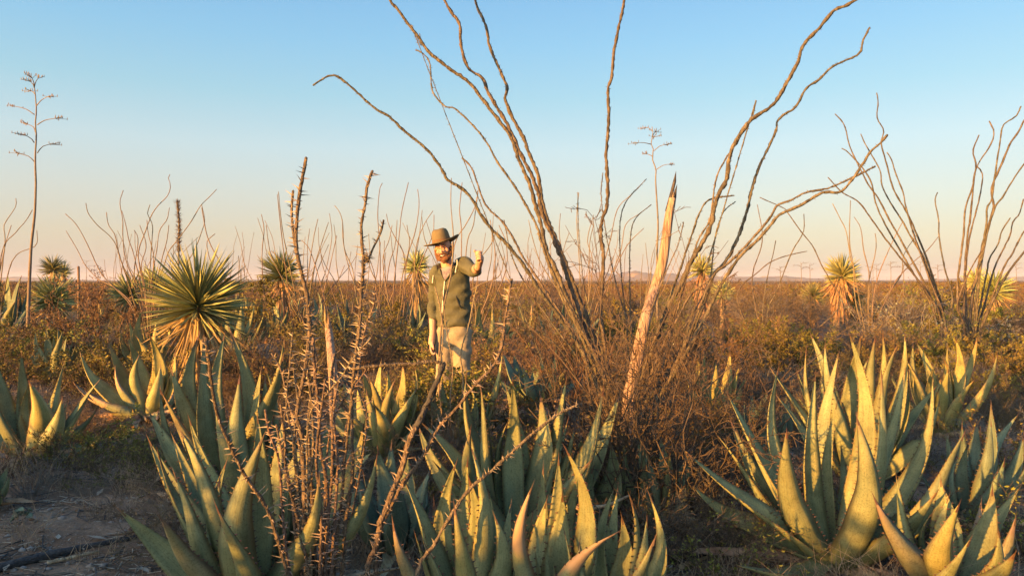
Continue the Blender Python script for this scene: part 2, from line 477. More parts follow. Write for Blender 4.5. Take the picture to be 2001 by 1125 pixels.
# ------------------------------------------------------------------ ground and hills
def ground_mat():
    m = bpy.data.materials.new('desert_ground')
    m.use_nodes = True
    nt = m.node_tree; N, L = nt.nodes, nt.links
    b = N['Principled BSDF']; b.inputs['Roughness'].default_value = 0.95; b.inputs['Specular IOR Level'].default_value = 0.1
    t = N.new('ShaderNodeTexCoord')
    n = N.new('ShaderNodeTexNoise'); n.inputs['Scale'].default_value = 1.6; n.inputs['Detail'].default_value = 9; n.inputs['Roughness'].default_value = 0.68
    L.new(t.outputs['Object'], n.inputs[0])
    r = N.new('ShaderNodeValToRGB'); L.new(n.outputs[0], r.inputs[0])
    e = r.color_ramp.elements
    e[0].position = 0.32; e[0].color = (0.15, 0.084, 0.050, 1)
    e[1].position = 0.68; e[1].color = (0.35, 0.235, 0.152, 1)
    x = e.new(0.5); x.color = (0.235, 0.145, 0.092, 1)
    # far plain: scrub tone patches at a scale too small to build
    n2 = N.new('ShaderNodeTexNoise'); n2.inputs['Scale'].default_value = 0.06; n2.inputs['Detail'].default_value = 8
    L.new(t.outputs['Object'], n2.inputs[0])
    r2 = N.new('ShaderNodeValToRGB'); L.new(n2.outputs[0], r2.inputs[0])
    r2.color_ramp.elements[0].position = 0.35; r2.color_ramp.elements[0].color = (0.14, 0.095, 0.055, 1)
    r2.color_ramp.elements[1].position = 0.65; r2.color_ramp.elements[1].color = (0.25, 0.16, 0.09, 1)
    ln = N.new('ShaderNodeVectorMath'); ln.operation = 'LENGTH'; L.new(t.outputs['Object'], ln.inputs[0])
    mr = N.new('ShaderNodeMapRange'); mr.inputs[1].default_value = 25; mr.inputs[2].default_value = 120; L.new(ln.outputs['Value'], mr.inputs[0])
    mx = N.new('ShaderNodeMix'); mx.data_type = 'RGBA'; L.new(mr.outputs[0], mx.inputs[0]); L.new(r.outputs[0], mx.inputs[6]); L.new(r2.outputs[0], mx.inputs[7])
    # pale specks of gravel
    v = N.new('ShaderNodeTexVoronoi'); v.inputs['Scale'].default_value = 55; L.new(t.outputs['Object'], v.inputs[0])
    vr = N.new('ShaderNodeMapRange'); vr.inputs[1].default_value = 0.12; vr.inputs[2].default_value = 0.28; vr.inputs[3].default_value = 0.45; vr.inputs[4].default_value = 0; L.new(v.outputs['Distance'], vr.inputs[0])
    mx2 = N.new('ShaderNodeMix'); mx2.data_type = 'RGBA'; L.new(vr.outputs[0], mx2.inputs[0]); L.new(mx.outputs[2], mx2.inputs[6]); mx2.inputs[7].default_value = (0.40, 0.33, 0.28, 1)
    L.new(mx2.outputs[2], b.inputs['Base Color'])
    nb = N.new('ShaderNodeTexNoise'); nb.inputs['Scale'].default_value = 14; nb.inputs['Detail'].default_value = 8; L.new(t.outputs['Object'], nb.inputs[0])
    bu = N.new('ShaderNodeBump'); bu.inputs['Strength'].default_value = 1.0; bu.inputs['Distance'].default_value = 0.05; L.new(nb.outputs[0], bu.inputs['Height'])
    L.new(bu.outputs[0], b.inputs['Normal'])
    return m


def build_ground():
    nx, ny = 300, 360
    u = np.linspace(-1, 1, nx)
    X = np.sinh(u * 10.2) / np.sinh(10.2) * 7000 - 0.4
    w = np.linspace(-1, 1, ny)
    Yv = np.sinh(w * 10.2) / np.sinh(10.2) * 8000 + 3.9
    xx, yy = np.meshgrid(X, Yv)
    zz = gz(xx, yy)
    near = np.clip(1.2 - np.hypot(xx, yy - 4) / 9, 0, 1)

    def cells(sz):                              # soft lumps of a given size
        g = NR.random((160, 160))
        fx, fy = (xx / sz) % 159, (yy / sz) % 159
        ix, iy = fx.astype(int), fy.astype(int)
        tx, ty = fx - ix, fy - iy
        tx, ty = tx * tx * (3 - 2 * tx), ty * ty * (3 - 2 * ty)
        return (g[ix, iy] * (1 - tx) + g[ix + 1, iy] * tx) * (1 - ty) + (g[ix, iy + 1] * (1 - tx) + g[ix + 1, iy + 1] * tx) * ty
    zz = zz + near * (0.030 * (cells(0.35) - 0.5) + 0.022 * (cells(0.13) - 0.5) + 0.014 * (cells(0.06) - 0.5) + 0.008 * (NR.random(zz.shape) - 0.5))
    V = np.stack([xx, yy, zz], -1).reshape(-1, 3)
    i, j = np.meshgrid(np.arange(ny - 1), np.arange(nx - 1), indexing='ij')
    a = (i * nx + j).ravel()
    F = np.stack([a, a + 1, a + nx + 1, a + nx], -1)
    mb = MB(); mb.add(V, F)
    mb.build('ground', ground_mat(), kind='structure')


build_ground()

M['hill'] = mat('hill_rock', [(0.15, 0.10, 0.075), (0.24, 0.16, 0.12)], 0.006, bump=0, rnd=0, detail=8)


def hill(pts, Y, depth):
    """a low ridge with real depth: profile from (px, py) at distance Y"""
    xs = np.array([at(p, 548, Y)[0] for p, _ in pts]); hs = np.array([max(0.0, (548 - q) / FPX * Y) for _, q in pts])
    n = 90
    X = np.linspace(xs[0], xs[-1], n)
    H = np.interp(X, xs, hs)
    H = H * (1 + 0.22 * np.sin(X * 0.021) * np.sin(X * 0.0087 + 1)) + np.abs(NR.normal(0, 0.03, n)) * H
    m = 17
    V = []
    for k in range(m):
        t = k / (m - 1)
        prof = math.sin(math.pi * t) ** 0.75
        V.append(np.stack([X + NR.normal(0, 12, n), Y + depth * (t - 0.5) + NR.normal(0, depth * 0.015, n), -4 + (H + 4) * prof * (1 + NR.normal(0, 0.06, n))], -1))
    V = np.concatenate(V)
    i, j = np.meshgrid(np.arange(m - 1), np.arange(n - 1), indexing='ij')
    a = (i * n + j).ravel()
    mb = MB(); mb.add(V, np.stack([a, a + 1, a + n + 1, a + n], -1))
    mb.build('hills', M['hill'], kind='structure')


hill([(1030, 548), (1110, 544), (1150, 541), (1168, 533), (1205, 536), (1250, 531), (1300, 535), (1345, 540), (1440, 541), (1500, 540), (1545, 542), (1640, 546), (1720, 548)], 4300, 900)
hill([(340, 548), (430, 545), (500, 546), (545, 545), (640, 547), (760, 547), (860, 548)], 5200, 700)
hill([(1660, 548), (1800, 546), (1930, 543), (1960, 541), (2040, 540), (2160, 543), (2300, 548)], 5000, 900)
hill([(-260, 548), (-60, 543), (40, 541), (120, 545), (200, 548)], 5600, 900)

# thin desert haze round the whole scene
hm = bpy.data.materials.new('haze'); hm.use_nodes = True
hm.node_tree.nodes.remove(hm.node_tree.nodes['Principled BSDF'])
hv_ = hm.node_tree.nodes.new('ShaderNodeVolumePrincipled')
hv_.inputs['Color'].default_value = (0.86, 0.88, 1.0, 1)
hv_.inputs['Density'].default_value = 0.8e-4
hv_.inputs['Anisotropy'].default_value = 0.0
hm.node_tree.links.new(hv_.outputs[0], hm.node_tree.nodes['Material Output'].inputs['Volume'])
mb = MB()
bx = np.array([[x, y, z] for x in (-7400, 7400) for y in (-8400, 8400) for z in (-6, 70)], float)
mb.add(bx, np.array([[0, 1, 3, 2], [4, 6, 7, 5], [0, 4, 5, 1], [2, 3, 7, 6], [0, 2, 6, 4], [1, 5, 7, 3]]), 0, False)
mb.build('haze', hm, kind='stuff')

# ------------------------------------------------------------------ plant builders
def wander(p, d, L, n, w, lift=0.0):
    """crooked path as list of points"""
    P = [np.array(p, float)]
    d = np.array(d, float)
    for i in range(n):
        d = nrm(d + NR.normal(0, w, 3) + np.array([0, 0, lift]))
        P.append(P[-1] + d * (L / n))
    return P, d


def shrub_mb(stems, H, tilt, levels=2, nseg=5, kids=2.2, rad=0.008, w=0.18, leaf=0, leafsize=0.03, lift=0.06, base_r=0.08, kidlen=0.5, leaf_from=0.35, kidang=0.75, thorn=0):
    """a bush: many crooked stems from one foot, side twigs and (leaf > 0) leaflets along the outer twigs"""
    segs = []
    pts = []

    def grow(p, d, L, r, lev):
        n = nseg if lev == 0 else max(2, nseg - 1 - lev)
        P, dl = wander(p, d, L, n, w, lift)
        for i in range(n):
            ra = r * (1 - 0.65 * i / n); rb = r * (1 - 0.65 * (i + 1) / n)
            segs.append((P[i], P[i + 1], ra, rb))
            if leaf and (lev > 0 or i / n > leaf_from):
                for _ in range(NR.poisson(leaf)):
                    pts.append(P[i] + (P[i + 1] - P[i]) * NR.random() + NR.normal(0, 0.012 * H, 3))
            if lev < levels and (i >= 1 or lev > 0):
                for _ in range(NR.poisson(kids)):
                    dd = nrm(P[i + 1] - P[i])
                    kd = nrm(dd + nrm(NR.normal(size=3)) * kidang)
                    q = P[i] + (P[i + 1] - P[i]) * NR.random()
                    grow(q, kd, L * kidlen * NR.uniform(0.5, 1.1) * (1 - 0.35 * i / n), rb * 0.7, lev + 1)
    for k in range(stems):
        az = 2 * math.pi * (k + NR.random()) / stems
        ti = tilt * (0.15 + 0.85 * math.sqrt(NR.random()))
        d = np.array([math.cos(az) * math.sin(ti), math.sin(az) * math.sin(ti), math.cos(ti)])
        b = np.array([math.cos(az), math.sin(az), 0]) * base_r * NR.random() + np.array([0, 0, -0.02])
        grow(b, d, H * NR.uniform(0.6, 1.1), rad * NR.uniform(0.6, 1.1), 0)
    mb = MB()
    a = np.array([s[0] for s in segs]); b = np.array([s[1] for s in segs])
    r0 = np.array([s[2] for s in segs]); r1 = np.array([s[3] for s in segs])
    prisms(mb, a, b, np.maximum(r0, 0.0021), np.maximum(r1, 0.0017), 0)
    if thorn:
        k = NR.random(len(a)) < thorn
        pyramids(mb, (a[k] + b[k]) / 2, NR.normal(size=(k.sum(), 3)), 0.012, 0.0012, 0)
    if pts:
        leaflets(mb, np.array(pts), leafsize, 1)
    return mb


def blade(mb, P0, P2, width, bulge=0.08, axis=None, twist=0.0, n=13, chan=0.35, teeth=None, wave=0.0, tipcurl=0.0, side=0.0, face=0.0):
    """thick channelled agave leaf from P0 to tip P2; teeth: a second builder that gets marginal and end spines"""
    P0 = np.asarray(P0, float); P2 = np.asarray(P2, float)
    ch = P2 - P0
    L = np.linalg.norm(ch)
    R = np.array([ch[0], ch[1], 0.0]) if axis is None else np.array([P2[0] - axis[0], P2[1] - axis[1], 0.0])
    R = nrm(R) if np.linalg.norm(R) > 1e-3 else np.array([0, -1.0, 0])
    up = np.array([0, 0, 1.0])
    T0 = ch / L
    out = R - T0 * np.dot(R, T0)
    out = nrm(out) if np.linalg.norm(out) > 1e-2 else np.array([0, 0, -1.0])
    if np.dot(T0, R) > 0.96:
        out = -up + T0 * T0[2]
    sd = nrm(np.cross(T0, out))
    t = np.linspace(0, 1, n)
    C = P0 + ch * t[:, None] + out * (L * bulge * 4 * (t * (1 - t)) * (1.25 - 0.5 * t))[:, None] + sd * (L * side * np.sin(t * math.pi))[:, None]
    C = C + out * (L * tipcurl * np.clip((t - 0.6) / 0.4, 0, 1) ** 2)[:, None]
    T = nrm(np.gradient(C, axis=0))
    N = -(R * np.sum(T * up, 1)[:, None] * 0 + R) + up * 0.15
    cz = np.sum(T * up, 1)[:, None]; cr = np.sum(T * R, 1)[:, None]
    N = -cz * R + cr * up + 1e-4
    N = nrm(N - T * np.sum(N * T, 1)[:, None])
    S = np.cross(T, N)
    if face:                                    # blades roll on their base, so that many show their flat side to the front
        v = np.array([0, -1.0, 0.0])
        sg = np.where(np.sum(N * v, 1) >= -0.15, 1.0, -1.0)[:, None]
        N = N * (1 - face) + v * sg * face
        N = nrm(N - T * np.sum(N * T, 1)[:, None])
        S = np.cross(T, N)
    tw = twist * t
    c, s_ = np.cos(tw)[:, None], np.sin(tw)[:, None]
    N, S = N * c + S * s_, S * c - N * s_
    u = np.clip((t - 0.38) / 0.62, 0, 1)
    prof = np.where(t < 0.38, 0.82 + 0.18 * np.sin(np.clip(t / 0.38, 0, 1) * math.pi / 2), (1 - u ** 1.22) * 0.97 + 0.03)
    prof[-1] = 0.035
    h = width * 0.5 * prof * (1 + wave * np.sin(t * 19 + width * 900))
    th = width * 0.26 * (1 - 0.75 * t) + 0.002
    up_s = np.array([-1, -.55, 0, .55, 1.0]); lo_s = np.array([.6, 0, -.6])
    ring = []
    uv = []
    for q in up_s:
        ring.append(C + S * (h * q)[:, None] + N * (chan * h * q * q)[:, None])
        uv.append(np.stack([np.full(n, (q + 1) / 2), t], -1))
    for q in lo_s:
        ring.append(C + S * (h * q)[:, None] + N * (chan * h * q * q - th * (1 - q * q * 0.6) * np.clip(prof * 1.2, 0, 1))[:, None])
        uv.append(np.stack([np.full(n, (q + 1) / 2), t], -1))
    V = np.stack(ring, 1).reshape(-1, 3); UV = np.stack(uv, 1).reshape(-1, 2)
    m = 8
    i = np.arange(n - 1)[:, None] * m; j = np.arange(m)[None, :]; k = (j + 1) % m
    F = np.stack([i + j, i + m + j, i + m + k, i + k], -1).reshape(-1, 4)
    mb.add(V, F, 0, True, UV)
    if teeth is not None:
        bs, ds, ls = [], [], []
        nt = max(8, int(L / 0.036))
        for sgn in (-1, 1):
            for q in np.linspace(0.12, 0.86, nt):
                q = q + NR.normal(0, 0.008)
                f = q * (n - 1); a = min(int(f), n - 2); f -= a
                lerp = lambda A: A[a] * (1 - f) + A[a + 1] * f
                hh = lerp(h)
                bs.append(lerp(C) + lerp(S) * hh * sgn * 0.985 + lerp(N) * chan * hh)
                ds.append(lerp(S) * sgn + lerp(T) * NR.uniform(-0.1, 0.5) + lerp(N) * 0.3)
                ls.append(NR.uniform(0.008, 0.0145))
        pyramids(teeth, bs, np.array(ds), np.array(ls), 0.0042)
        pyramids(teeth, [C[-1] - T[-1] * 0.03], T[-1:], 0.062, max(0.0035, h[-2] * 0.45))
    return C


def agave(label, bpx, bpy_, leaves, name='agave', group=None, mats='agave', fill=8, dead=4, teeth=True, w0=40, Y=None, fill_h=None, n=13, lift=0.0):
    """leaves: (tip px, tip py, depth offset, width px, bulge, material)"""
    Y = Y or ydist(bpy_)
    b = at(bpx, 548, Y); b[2] = float(gz(b[0], b[1])) + lift
    root = thing(name, label, 'agave', b, group)
    spec = []
    Lm = []
    for lf in leaves:
        lf = list(lf) + [None] * (6 - len(lf))
        tx, ty, dy, w, bul, mk = lf
        P2 = at(tx, ty, Y + dy) - b
        Lm.append(np.linalg.norm(P2))
        spec.append((P2, (w or w0) * Y / FPX * (1.26 if Y < 4.7 else 1.12), 0.07 if bul is None else bul, mk or mats, 0))
    Lm = float(np.median(Lm)) if Lm else 0.6
    sr = min(0.09, 0.10 * Lm)
    stem = MB()
    tube(stem, np.array([[0, 0, -0.04], [0, 0, sr * 0.55], [0, 0, sr * 1.3]]), [sr * 0.8, sr, sr * 0.35], 8, jit=0.1)
    stem.build('stem', M['agave_dead'], root)
    for k in range(fill):                       # inner and rear leaves of the rosette
        az = k * 2.399 + RX.random()
        el = RX.uniform(0.75, 1.45)
        L = Lm * RX.uniform(0.6, 0.92)
        P2 = np.array([math.cos(az) * math.cos(el), abs(math.sin(az)) * math.cos(el) * 1.1 + 0.03, math.sin(el)]) * L
        spec.append((P2, w0 * Y / FPX * RX.uniform(0.7, 0.95), RX.uniform(0.03, 0.10), mats, 0))
    for k in range(dead):                       # dried leaves lying round the foot
        az = k * 2.1 + RX.random() * 1.5
        L = Lm * RX.uniform(0.55, 0.95)
        P2 = np.array([math.cos(az) * L, math.sin(az) * L, RX.uniform(0.0, 0.10)])
        spec.append((P2, w0 * Y / FPX * 0.6, -0.06, 'agave_dead', RX.uniform(-1.5, 1.5)))
    for li, (P2, w, bul, mk, tw) in enumerate(spec):
        hv = np.array([P2[0], P2[1], 0]); hl = np.linalg.norm(hv)
        P0 = (hv / hl if hl > 1e-3 else np.array([0, -1.0, 0])) * min(0.05, 0.3 * hl + 0.01) + np.array([0, 0, 0.045 if mk != 'agave_dead' else 0.01])
        P0 = P0 + np.array([0, 0, RX.uniform(0, 0.03)])
        mb = MB(); tb = MB() if teeth else None
        deadl = mk == 'agave_dead'
        blade(mb, P0, P2, w, bul + (RX.uniform(-0.03, 0.055) if li < len(leaves) else 0), twist=tw + RX.uniform(-0.6, 0.6), n=n, chan=RX.uniform(0.3, 0.6) if not deadl else 0.8, teeth=tb, wave=0.16 if deadl else 0.03, tipcurl=RX.uniform(-0.12, 0.06), side=RX.uniform(-0.12, 0.12), face=RX.uniform(0.1, 0.5) if li < len(leaves) else 0.0)
        o = mb.build('leaf', M[mk], root)
        if mk == 'agave_red':
            o['label'] = 'reddened leaf'
        if mk == 'agave_half':
            o['label'] = 'leaf with a dried tan end'
        if deadl:
            o['label'] = 'dried tan leaf'
        if teeth:
            tb.build('spines', M['spine'], o, kind='stuff')
    return root


def strap(mb, n=4, w=0.02, droop=0.0, thick=0.25):
    """unit long narrow yucca leaf along +Z, leaning to -Y by droop"""
    t = np.linspace(0, 1, n)
    h = w * np.array([0.75, 1.0, 0.86, 0.07]) if n == 4 else w * np.interp(t, [0, .3, .7, 1], [.7, 1, .7, .05])
    C = np.stack([0 * t, -droop * t * t, t], -1)
    V = []
    for q, o in ((-1, 0.0), (0, thick), (1, 0.0), (0, -thick)):
        V.append(C + np.stack([h * q, h * o, 0 * t], -1))
    V = np.stack(V, 1).reshape(-1, 3)
    i = np.arange(n - 1)[:, None] * 4; j = np.arange(4)[None, :]; k = (j + 1) % 4
    mb.add(V, np.stack([i + j, i + k, i + 4 + k, i + 4 + j], -1).reshape(-1, 4), 0, False)


def rot_to(d, spin):
    d = Vector(d)
    q = d.to_track_quat('Z', 'Y')
    return (q @ Vector((0, 0, 1)).rotation_difference(Vector((0, 0, 1))) if False else q).to_matrix().to_4x4() @ Matrix.Rotation(spin, 4, 'Z')


STRAP = []
for w_, d_ in ((0.028, 0.02), (0.030, 0.07), (0.026, -0.03), (0.029, 0.12)):
    mb = MB(); strap(mb, 4, w_, d_)
    STRAP.append(mb)


def fib_dirs(n, lo, hi):
    """directions spread evenly between polar angles lo and hi"""
    out = []
    for i in range(n):
        z = math.cos(lo) + (math.cos(hi) - math.cos(lo)) * (i + 0.5) / n
        a = i * 2.39996 + NR.normal(0, 0.1)
        s = math.sqrt(max(0, 1 - z * z))
        out.append(nrm(np.array([s * math.cos(a), s * math.sin(a), z]) + NR.normal(0, 0.10, 3)))
    return out


def yucca(label, hpx, hpy, Y, Lpx, n=170, single=False, skirt=70, trunk_w=0.07, group=None, lean=0.0, name='yucca', wscale=1.0):
    """hub of the crown at a photo pixel; trunk runs to the ground below it"""
    if not single:
        wscale, Lpx, n = 1.12, Lpx * 1.12, int(n * 1.6)
    hub = at(hpx, hpy, Y)
    base = np.array([hub[0] + lean, hub[1], 0]); base[2] = float(gz(base[0], base[1]))
    L = Lpx * Y / FPX
    root = thing(name, label, 'yucca', base, group)
    h = hub - base
    t = np.linspace(0, 1, 9)[:, None]
    mb = MB()
    path = h * t + np.array([1, 0, 0]) * (-lean * 0.3) * np.sin(t * math.pi)
    tube(mb, np.vstack([[0, 0, -0.1], path]), trunk_w * np.array([1.3, 1.15, 1, 1, .95, .95, .9, .95, .9, .7]), 10, jit=0.12)
    mb.build('trunk', M['yucca_trunk'], root)
    dirs = fib_dirs(n, 0.02, 1.92)
    big = MB()
    shared = [m.mesh('yucca_leaf', [M['yucca']]) for m in STRAP] if single else None
    for i, d in enumerate(dirs):
        pol = math.acos(max(-1, min(1, d[2])))
        k = i % 4
        ln = L * NR.uniform(0.74, 1.10) * (1.0 if pol < 1.3 else 0.92)
        mt = Matrix.Translation(Vector(h) + Vector(d) * 0.03 + Vector((0, 0, 0.10 * math.cos(pol)))) @ rot_to(d, NR.uniform(-1.6, 1.6)) @ Matrix.Diagonal((ln * wscale, ln * wscale, ln, 1))
        if single:
            o = link('leaf', shared[k], root)
            o.matrix_basis = mt
        else:
            A = np.array(mt)
            src = STRAP[k]
            v = np.concatenate(src.V) @ A[:3, :3].T + A[:3, 3]
            big.add(v, [f for f, _, _ in src.F], 0, False)
    if not single:
        big.build('crown', M['yucca'], root, kind='stuff')
    sk = MB()
    for i in range(skirt):
        tt = NR.random() ** 1.3
        p = h * (1 - 0.62 * tt) + np.array([0, 0, 0.02])
        az = NR.uniform(0, 2 * math.pi)
        pol = NR.uniform(2.0, 2.95) if tt < 0.35 else NR.uniform(2.75, 3.08)
        d = np.array([math.sin(pol) * math.cos(az), math.sin(pol) * math.sin(az), math.cos(pol)])
        ln = min(L * NR.uniform(0.65, 1.0), max(0.12, p[2] * 1.15))
        off = np.array([math.cos(az), math.sin(az), 0]) * trunk_w * 0.9
        A = np.array(Matrix.Translation(p + off) @ rot_to(d, NR.uniform(0, 6)) @ Matrix.Diagonal((ln * wscale, ln * wscale, ln, 1)))
        src = STRAP[i % 4]
        v = np.concatenate(src.V) @ A[:3, :3].T + A[:3, 3]
        sk.add(v, [f for f, _, _ in src.F], 0, False)
    sk.build('dead_leaf_skirt', M['yucca_dead'], root, kind='stuff')
    return root


def cane_path(pts, Y0, Y1, step):
    P = np.array(pts, float)
    seg = np.r_[0, np.cumsum(np.hypot(*np.diff(P, axis=0).T))]
    f = seg / seg[-1]
    W = np.array([at(x, y, Y0 + (Y1 - Y0) * q) for (x, y), q in zip(P, f)])
    C = catmull(W, 4)
    s = np.r_[0, np.cumsum(np.linalg.norm(np.diff(C, axis=0), axis=1))]
    n = max(4, int(s[-1] / step))
    u = np.linspace(0, s[-1], n)
    return np.stack([np.interp(u, s, C[:, k]) for k in range(3)], -1)


def cane(root, org, P, r0, r1, mk, sides=6, jit=0.2, spike=0, slen=0.02, srad=0.0025, smk=None, cover=1.0, up=0.35, taper=0.8):
    n = len(P)
    mb = MB()
    t = np.linspace(0, 1, n)
    R = r0 + (r1 - r0) * t ** taper
    R = R * (1 + jit * (NR.random(n) - 0.5))
    P = P - org + NR.normal(0, 1, P.shape) * (R * 0.10)[:, None]
    T, S, B = tube(mb, P, R, sides, jit=jit)
    if spike:
        L = np.linalg.norm(np.diff(P, axis=0), axis=1).sum()
        m = int(L / spike)
        f = NR.random(m) * (n - 1) * cover + (1 - cover) * (n - 1) * 0
        a = np.minimum(f.astype(int), n - 2); q = (f - a)[:, None]
        c = P[a] * (1 - q) + P[a + 1] * q
        az = NR.random(m) * 2 * math.pi
        d = S[a] * np.cos(az)[:, None] + B[a] * np.sin(az)[:, None]
        c = c + d * (R[a] * 0.75)[:, None]
        pyramids(mb, c, d + T[a] * (up + NR.normal(0, 0.25, m))[:, None], slen * NR.uniform(0.5, 1.25, m), srad, 1)
    return mb.build('cane', [M[mk], M[smk or mk]], root)


def ocotillo(label, bpx, bpy_, canes, Y=None, group=None, mk='cane', r=(0.02, 0.01), step=0.045, sides=6, spike=0.0, slen=0.015, srad=0.002, smk=None, name='ocotillo', dyr=0.6, jit=0.22, up=0.35, start=True):
    """canes: list of (points from foot to tip, depth offset of the tip, r0, r1); a point list alone takes random depth"""
    Y = Y or ydist(bpy_)
    org = at(bpx, 548, Y); org[2] = float(gz(org[0], org[1]))
    root = thing(name, label, 'ocotillo', org, group)
    for c in canes:
        if isinstance(c, tuple) and isinstance(c[0], list):
            pts, dy = c[0], c[1]
            rr = (c[2], c[3]) if len(c) > 3 else r
        else:
            pts, dy, rr = c, RX.uniform(-dyr, dyr), r
        g = at(bpx, 548, Y)
        foot_py = 548 + CAMZ * FPX / Y
        if start:
            pts = [(bpx + (pts[0][0] - bpx) * 0.25 + RX.uniform(-4, 4), foot_py + 3)] + list(pts)
        P = cane_path(pts, Y, Y + dy, step)
        cane(root, org, P, rr[0], rr[1], mk, sides, jit, spike, slen, srad, smk, up=up)
    return root

# ------------------------------------------------------------------ the great ocotillo in the middle
SP = dict(spike=0.016, slen=0.018, srad=0.0028)
big = [
    ([(1190, 790), (1170, 720), (1140, 650), (1105, 575), (1088, 530), (1066, 485), (1059, 446), (1048, 408), (1035, 360), (1014, 312), (1000, 272), (982, 245), (957, 213), (936, 185), (914, 158), (889, 142), (864, 123), (836, 100), (822, 78), (800, 50), (779, 21), (761, 0), (735, -45), (700, -90)], -0.5, 0.0239, 0.0100),
    ([(1200, 790), (1150, 660), (1118, 570), (1098, 507), (1082, 466), (1066, 434), (1056, 405), (1052, 380), (1040, 345), (1020, 306), (1002, 265), (989, 238), (971, 210), (953, 178), (943, 153), (918, 137), (907, 114), (900, 82), (898, 46), (882, 25), (868, 0), (850, -45), (838, -90)], -0.2, 0.0232, 0.0100),
    ([(1205, 800), (1165, 670), (1128, 575), (1107, 520), (1088, 470), (1070, 430), (1058, 386), (1052, 344), (1034, 300), (1022, 268), (1004, 236), (994, 213), (987, 192), (991, 171), (982, 149), (968, 117), (955, 85), (952, 60), (939, 28), (928, 0), (918, -50), (900, -90)], 0.1, 0.0232, 0.0100),
    ([(1180, 770), (1140, 665), (1100, 585), (1070, 510), (1053, 452), (1037, 418), (1011, 372), (985, 335), (971, 315), (950, 277), (921, 242), (888, 212), (870, 208), (845, 178), (840, 124), (824, 103), (812, 98)], 0.5, 0.0170, 0.0054),
    ([(824, 103), (823, 90), (820, 66)], 0.0, 0.0046, 0.0031),
    ([(1180, 790), (1140, 690), (1095, 622), (1060, 575), (1024, 520), (992, 478), (960, 447), (940, 420), (921, 388), (900, 366), (875, 352), (864, 331), (843, 302), (822, 281), (790, 256), (761, 228), (733, 212), (697, 180), (665, 153), (651, 147), (633, 153), (612, 167)], -0.7, 0.0224, 0.0070),
    ([(1165, 760), (1120, 650), (1080, 590), (1043, 533), (1021, 501), (1005, 469), (982, 434), (960, 413), (946, 395), (932, 356), (921, 327), (903, 309)], 0.3, 0.0155, 0.0070),
    ([(1195, 790), (1184, 700), (1177, 640), (1174, 600), (1178, 536), (1179, 498), (1174, 459), (1178, 424), (1186, 402), (1187, 354), (1184, 306), (1186, 280), (1190, 230), (1188, 175), (1196, 150), (1200, 100), (1210, 50), (1220, 0), (1226, -60)], 0.0, 0.0201, 0.0109),
    ([(1235, 800), (1262, 720), (1290, 640), (1312, 587), (1331, 555), (1347, 517), (1366, 485), (1389, 440), (1396, 405), (1406, 375), (1420, 348), (1426, 304), (1436, 280), (1456, 248), (1476, 228), (1512, 204), (1536, 164), (1560, 120), (1570, 88), (1600, 56), (1628, 22), (1652, 12), (1672, 0), (1705, -30), (1730, -75)], -0.3, 0.0247, 0.0109),
    ([(1350, 510), (1385, 435), (1393, 392), (1397, 360), (1406, 332), (1424, 300)], -0.1, 0.0109, 0.0062),
    ([(1464, 240), (1470, 228), (1475, 212)], 0.0, 0.0077, 0.0046),
    ([(1245, 810), (1290, 750), (1330, 690), (1363, 625), (1379, 581), (1395, 536), (1418, 510), (1440, 469), (1459, 414), (1468, 374), (1480, 334), (1496, 300), (1516, 256), (1522, 232), (1556, 208), (1574, 174), (1600, 156), (1628, 130), (1678, 106), (1686, 80), (1700, 54)], 0.35, 0.0201, 0.0077),
    ([(1245, 820), (1290, 770), (1340, 690), (1386, 603), (1402, 568), (1421, 536), (1446, 501), (1480, 469), (1506, 440), (1525, 419), (1570, 398), (1608, 376), (1646, 373), (1685, 322), (1701, 296), (1720, 280), (1734, 264)], -0.5, 0.0216, 0.0085),
    ([(1290, 770), (1345, 660), (1390, 545), (1420, 517), (1450, 488), (1480, 455), (1506, 424), (1518, 402), (1544, 392), (1576, 376), (1618, 368), (1662, 349), (1710, 325)], -0.15, 0.0155, 0.0070),
    ([(1232, 800), (1262, 720), (1298, 610), (1328, 530), (1338, 498), (1354, 453), (1366, 418), (1386, 390), (1434, 382)], 0.4, 0.0155, 0.0070),
    ([(1240, 810), (1300, 690), (1350, 620), (1386, 548), (1392, 510), (1398, 459), (1414, 414), (1437, 394)], 0.6, 0.0100, 0.0046),
    ([(1240, 810), (1285, 700), (1330, 610), (1354, 571), (1390, 543)], -0.6, 0.0123, 0.0077),
    ([(1225, 800), (1262, 640), (1290, 560), (1309, 514), (1325, 478), (1336, 434)], -0.5, 0.0085, 0.0039),
    ([(1205, 800), (1160, 690), (1112, 600), (1075, 520), (1052, 455)], -0.4, 0.0170, 0.0093),
    ([(1190, 800), (1130, 700), (1085, 640), (1030, 560), (1000, 500), (985, 430)], 0.8, 0.0109, 0.0046),
    ([(1215, 800), (1150, 600), (1132, 470), (1129, 376)], 0.9, 0.0077, 0.0039),
    ([(1235, 800), (1225, 640), (1213, 520), (1216, 410), (1263, 350)], 0.9, 0.0085, 0.0039),
    ([(1240, 800), (1232, 610), (1231, 480), (1240, 430), (1272, 400)], 0.7, 0.0085, 0.0039),
    ([(1240, 810), (1250, 700), (1205, 560), (1176, 400), (1178, 338)], 0.8, 0.0077, 0.0039),
    ([(1150, 780), (1100, 690), (1062, 655), (1010, 640)], -0.5, 0.0093, 0.0046),
]
ocotillo('tall leafless ocotillo with long crooked canes arching up past the top of the picture', 1222, 862, big, **SP, step=0.026, jit=0.30, sides=7)

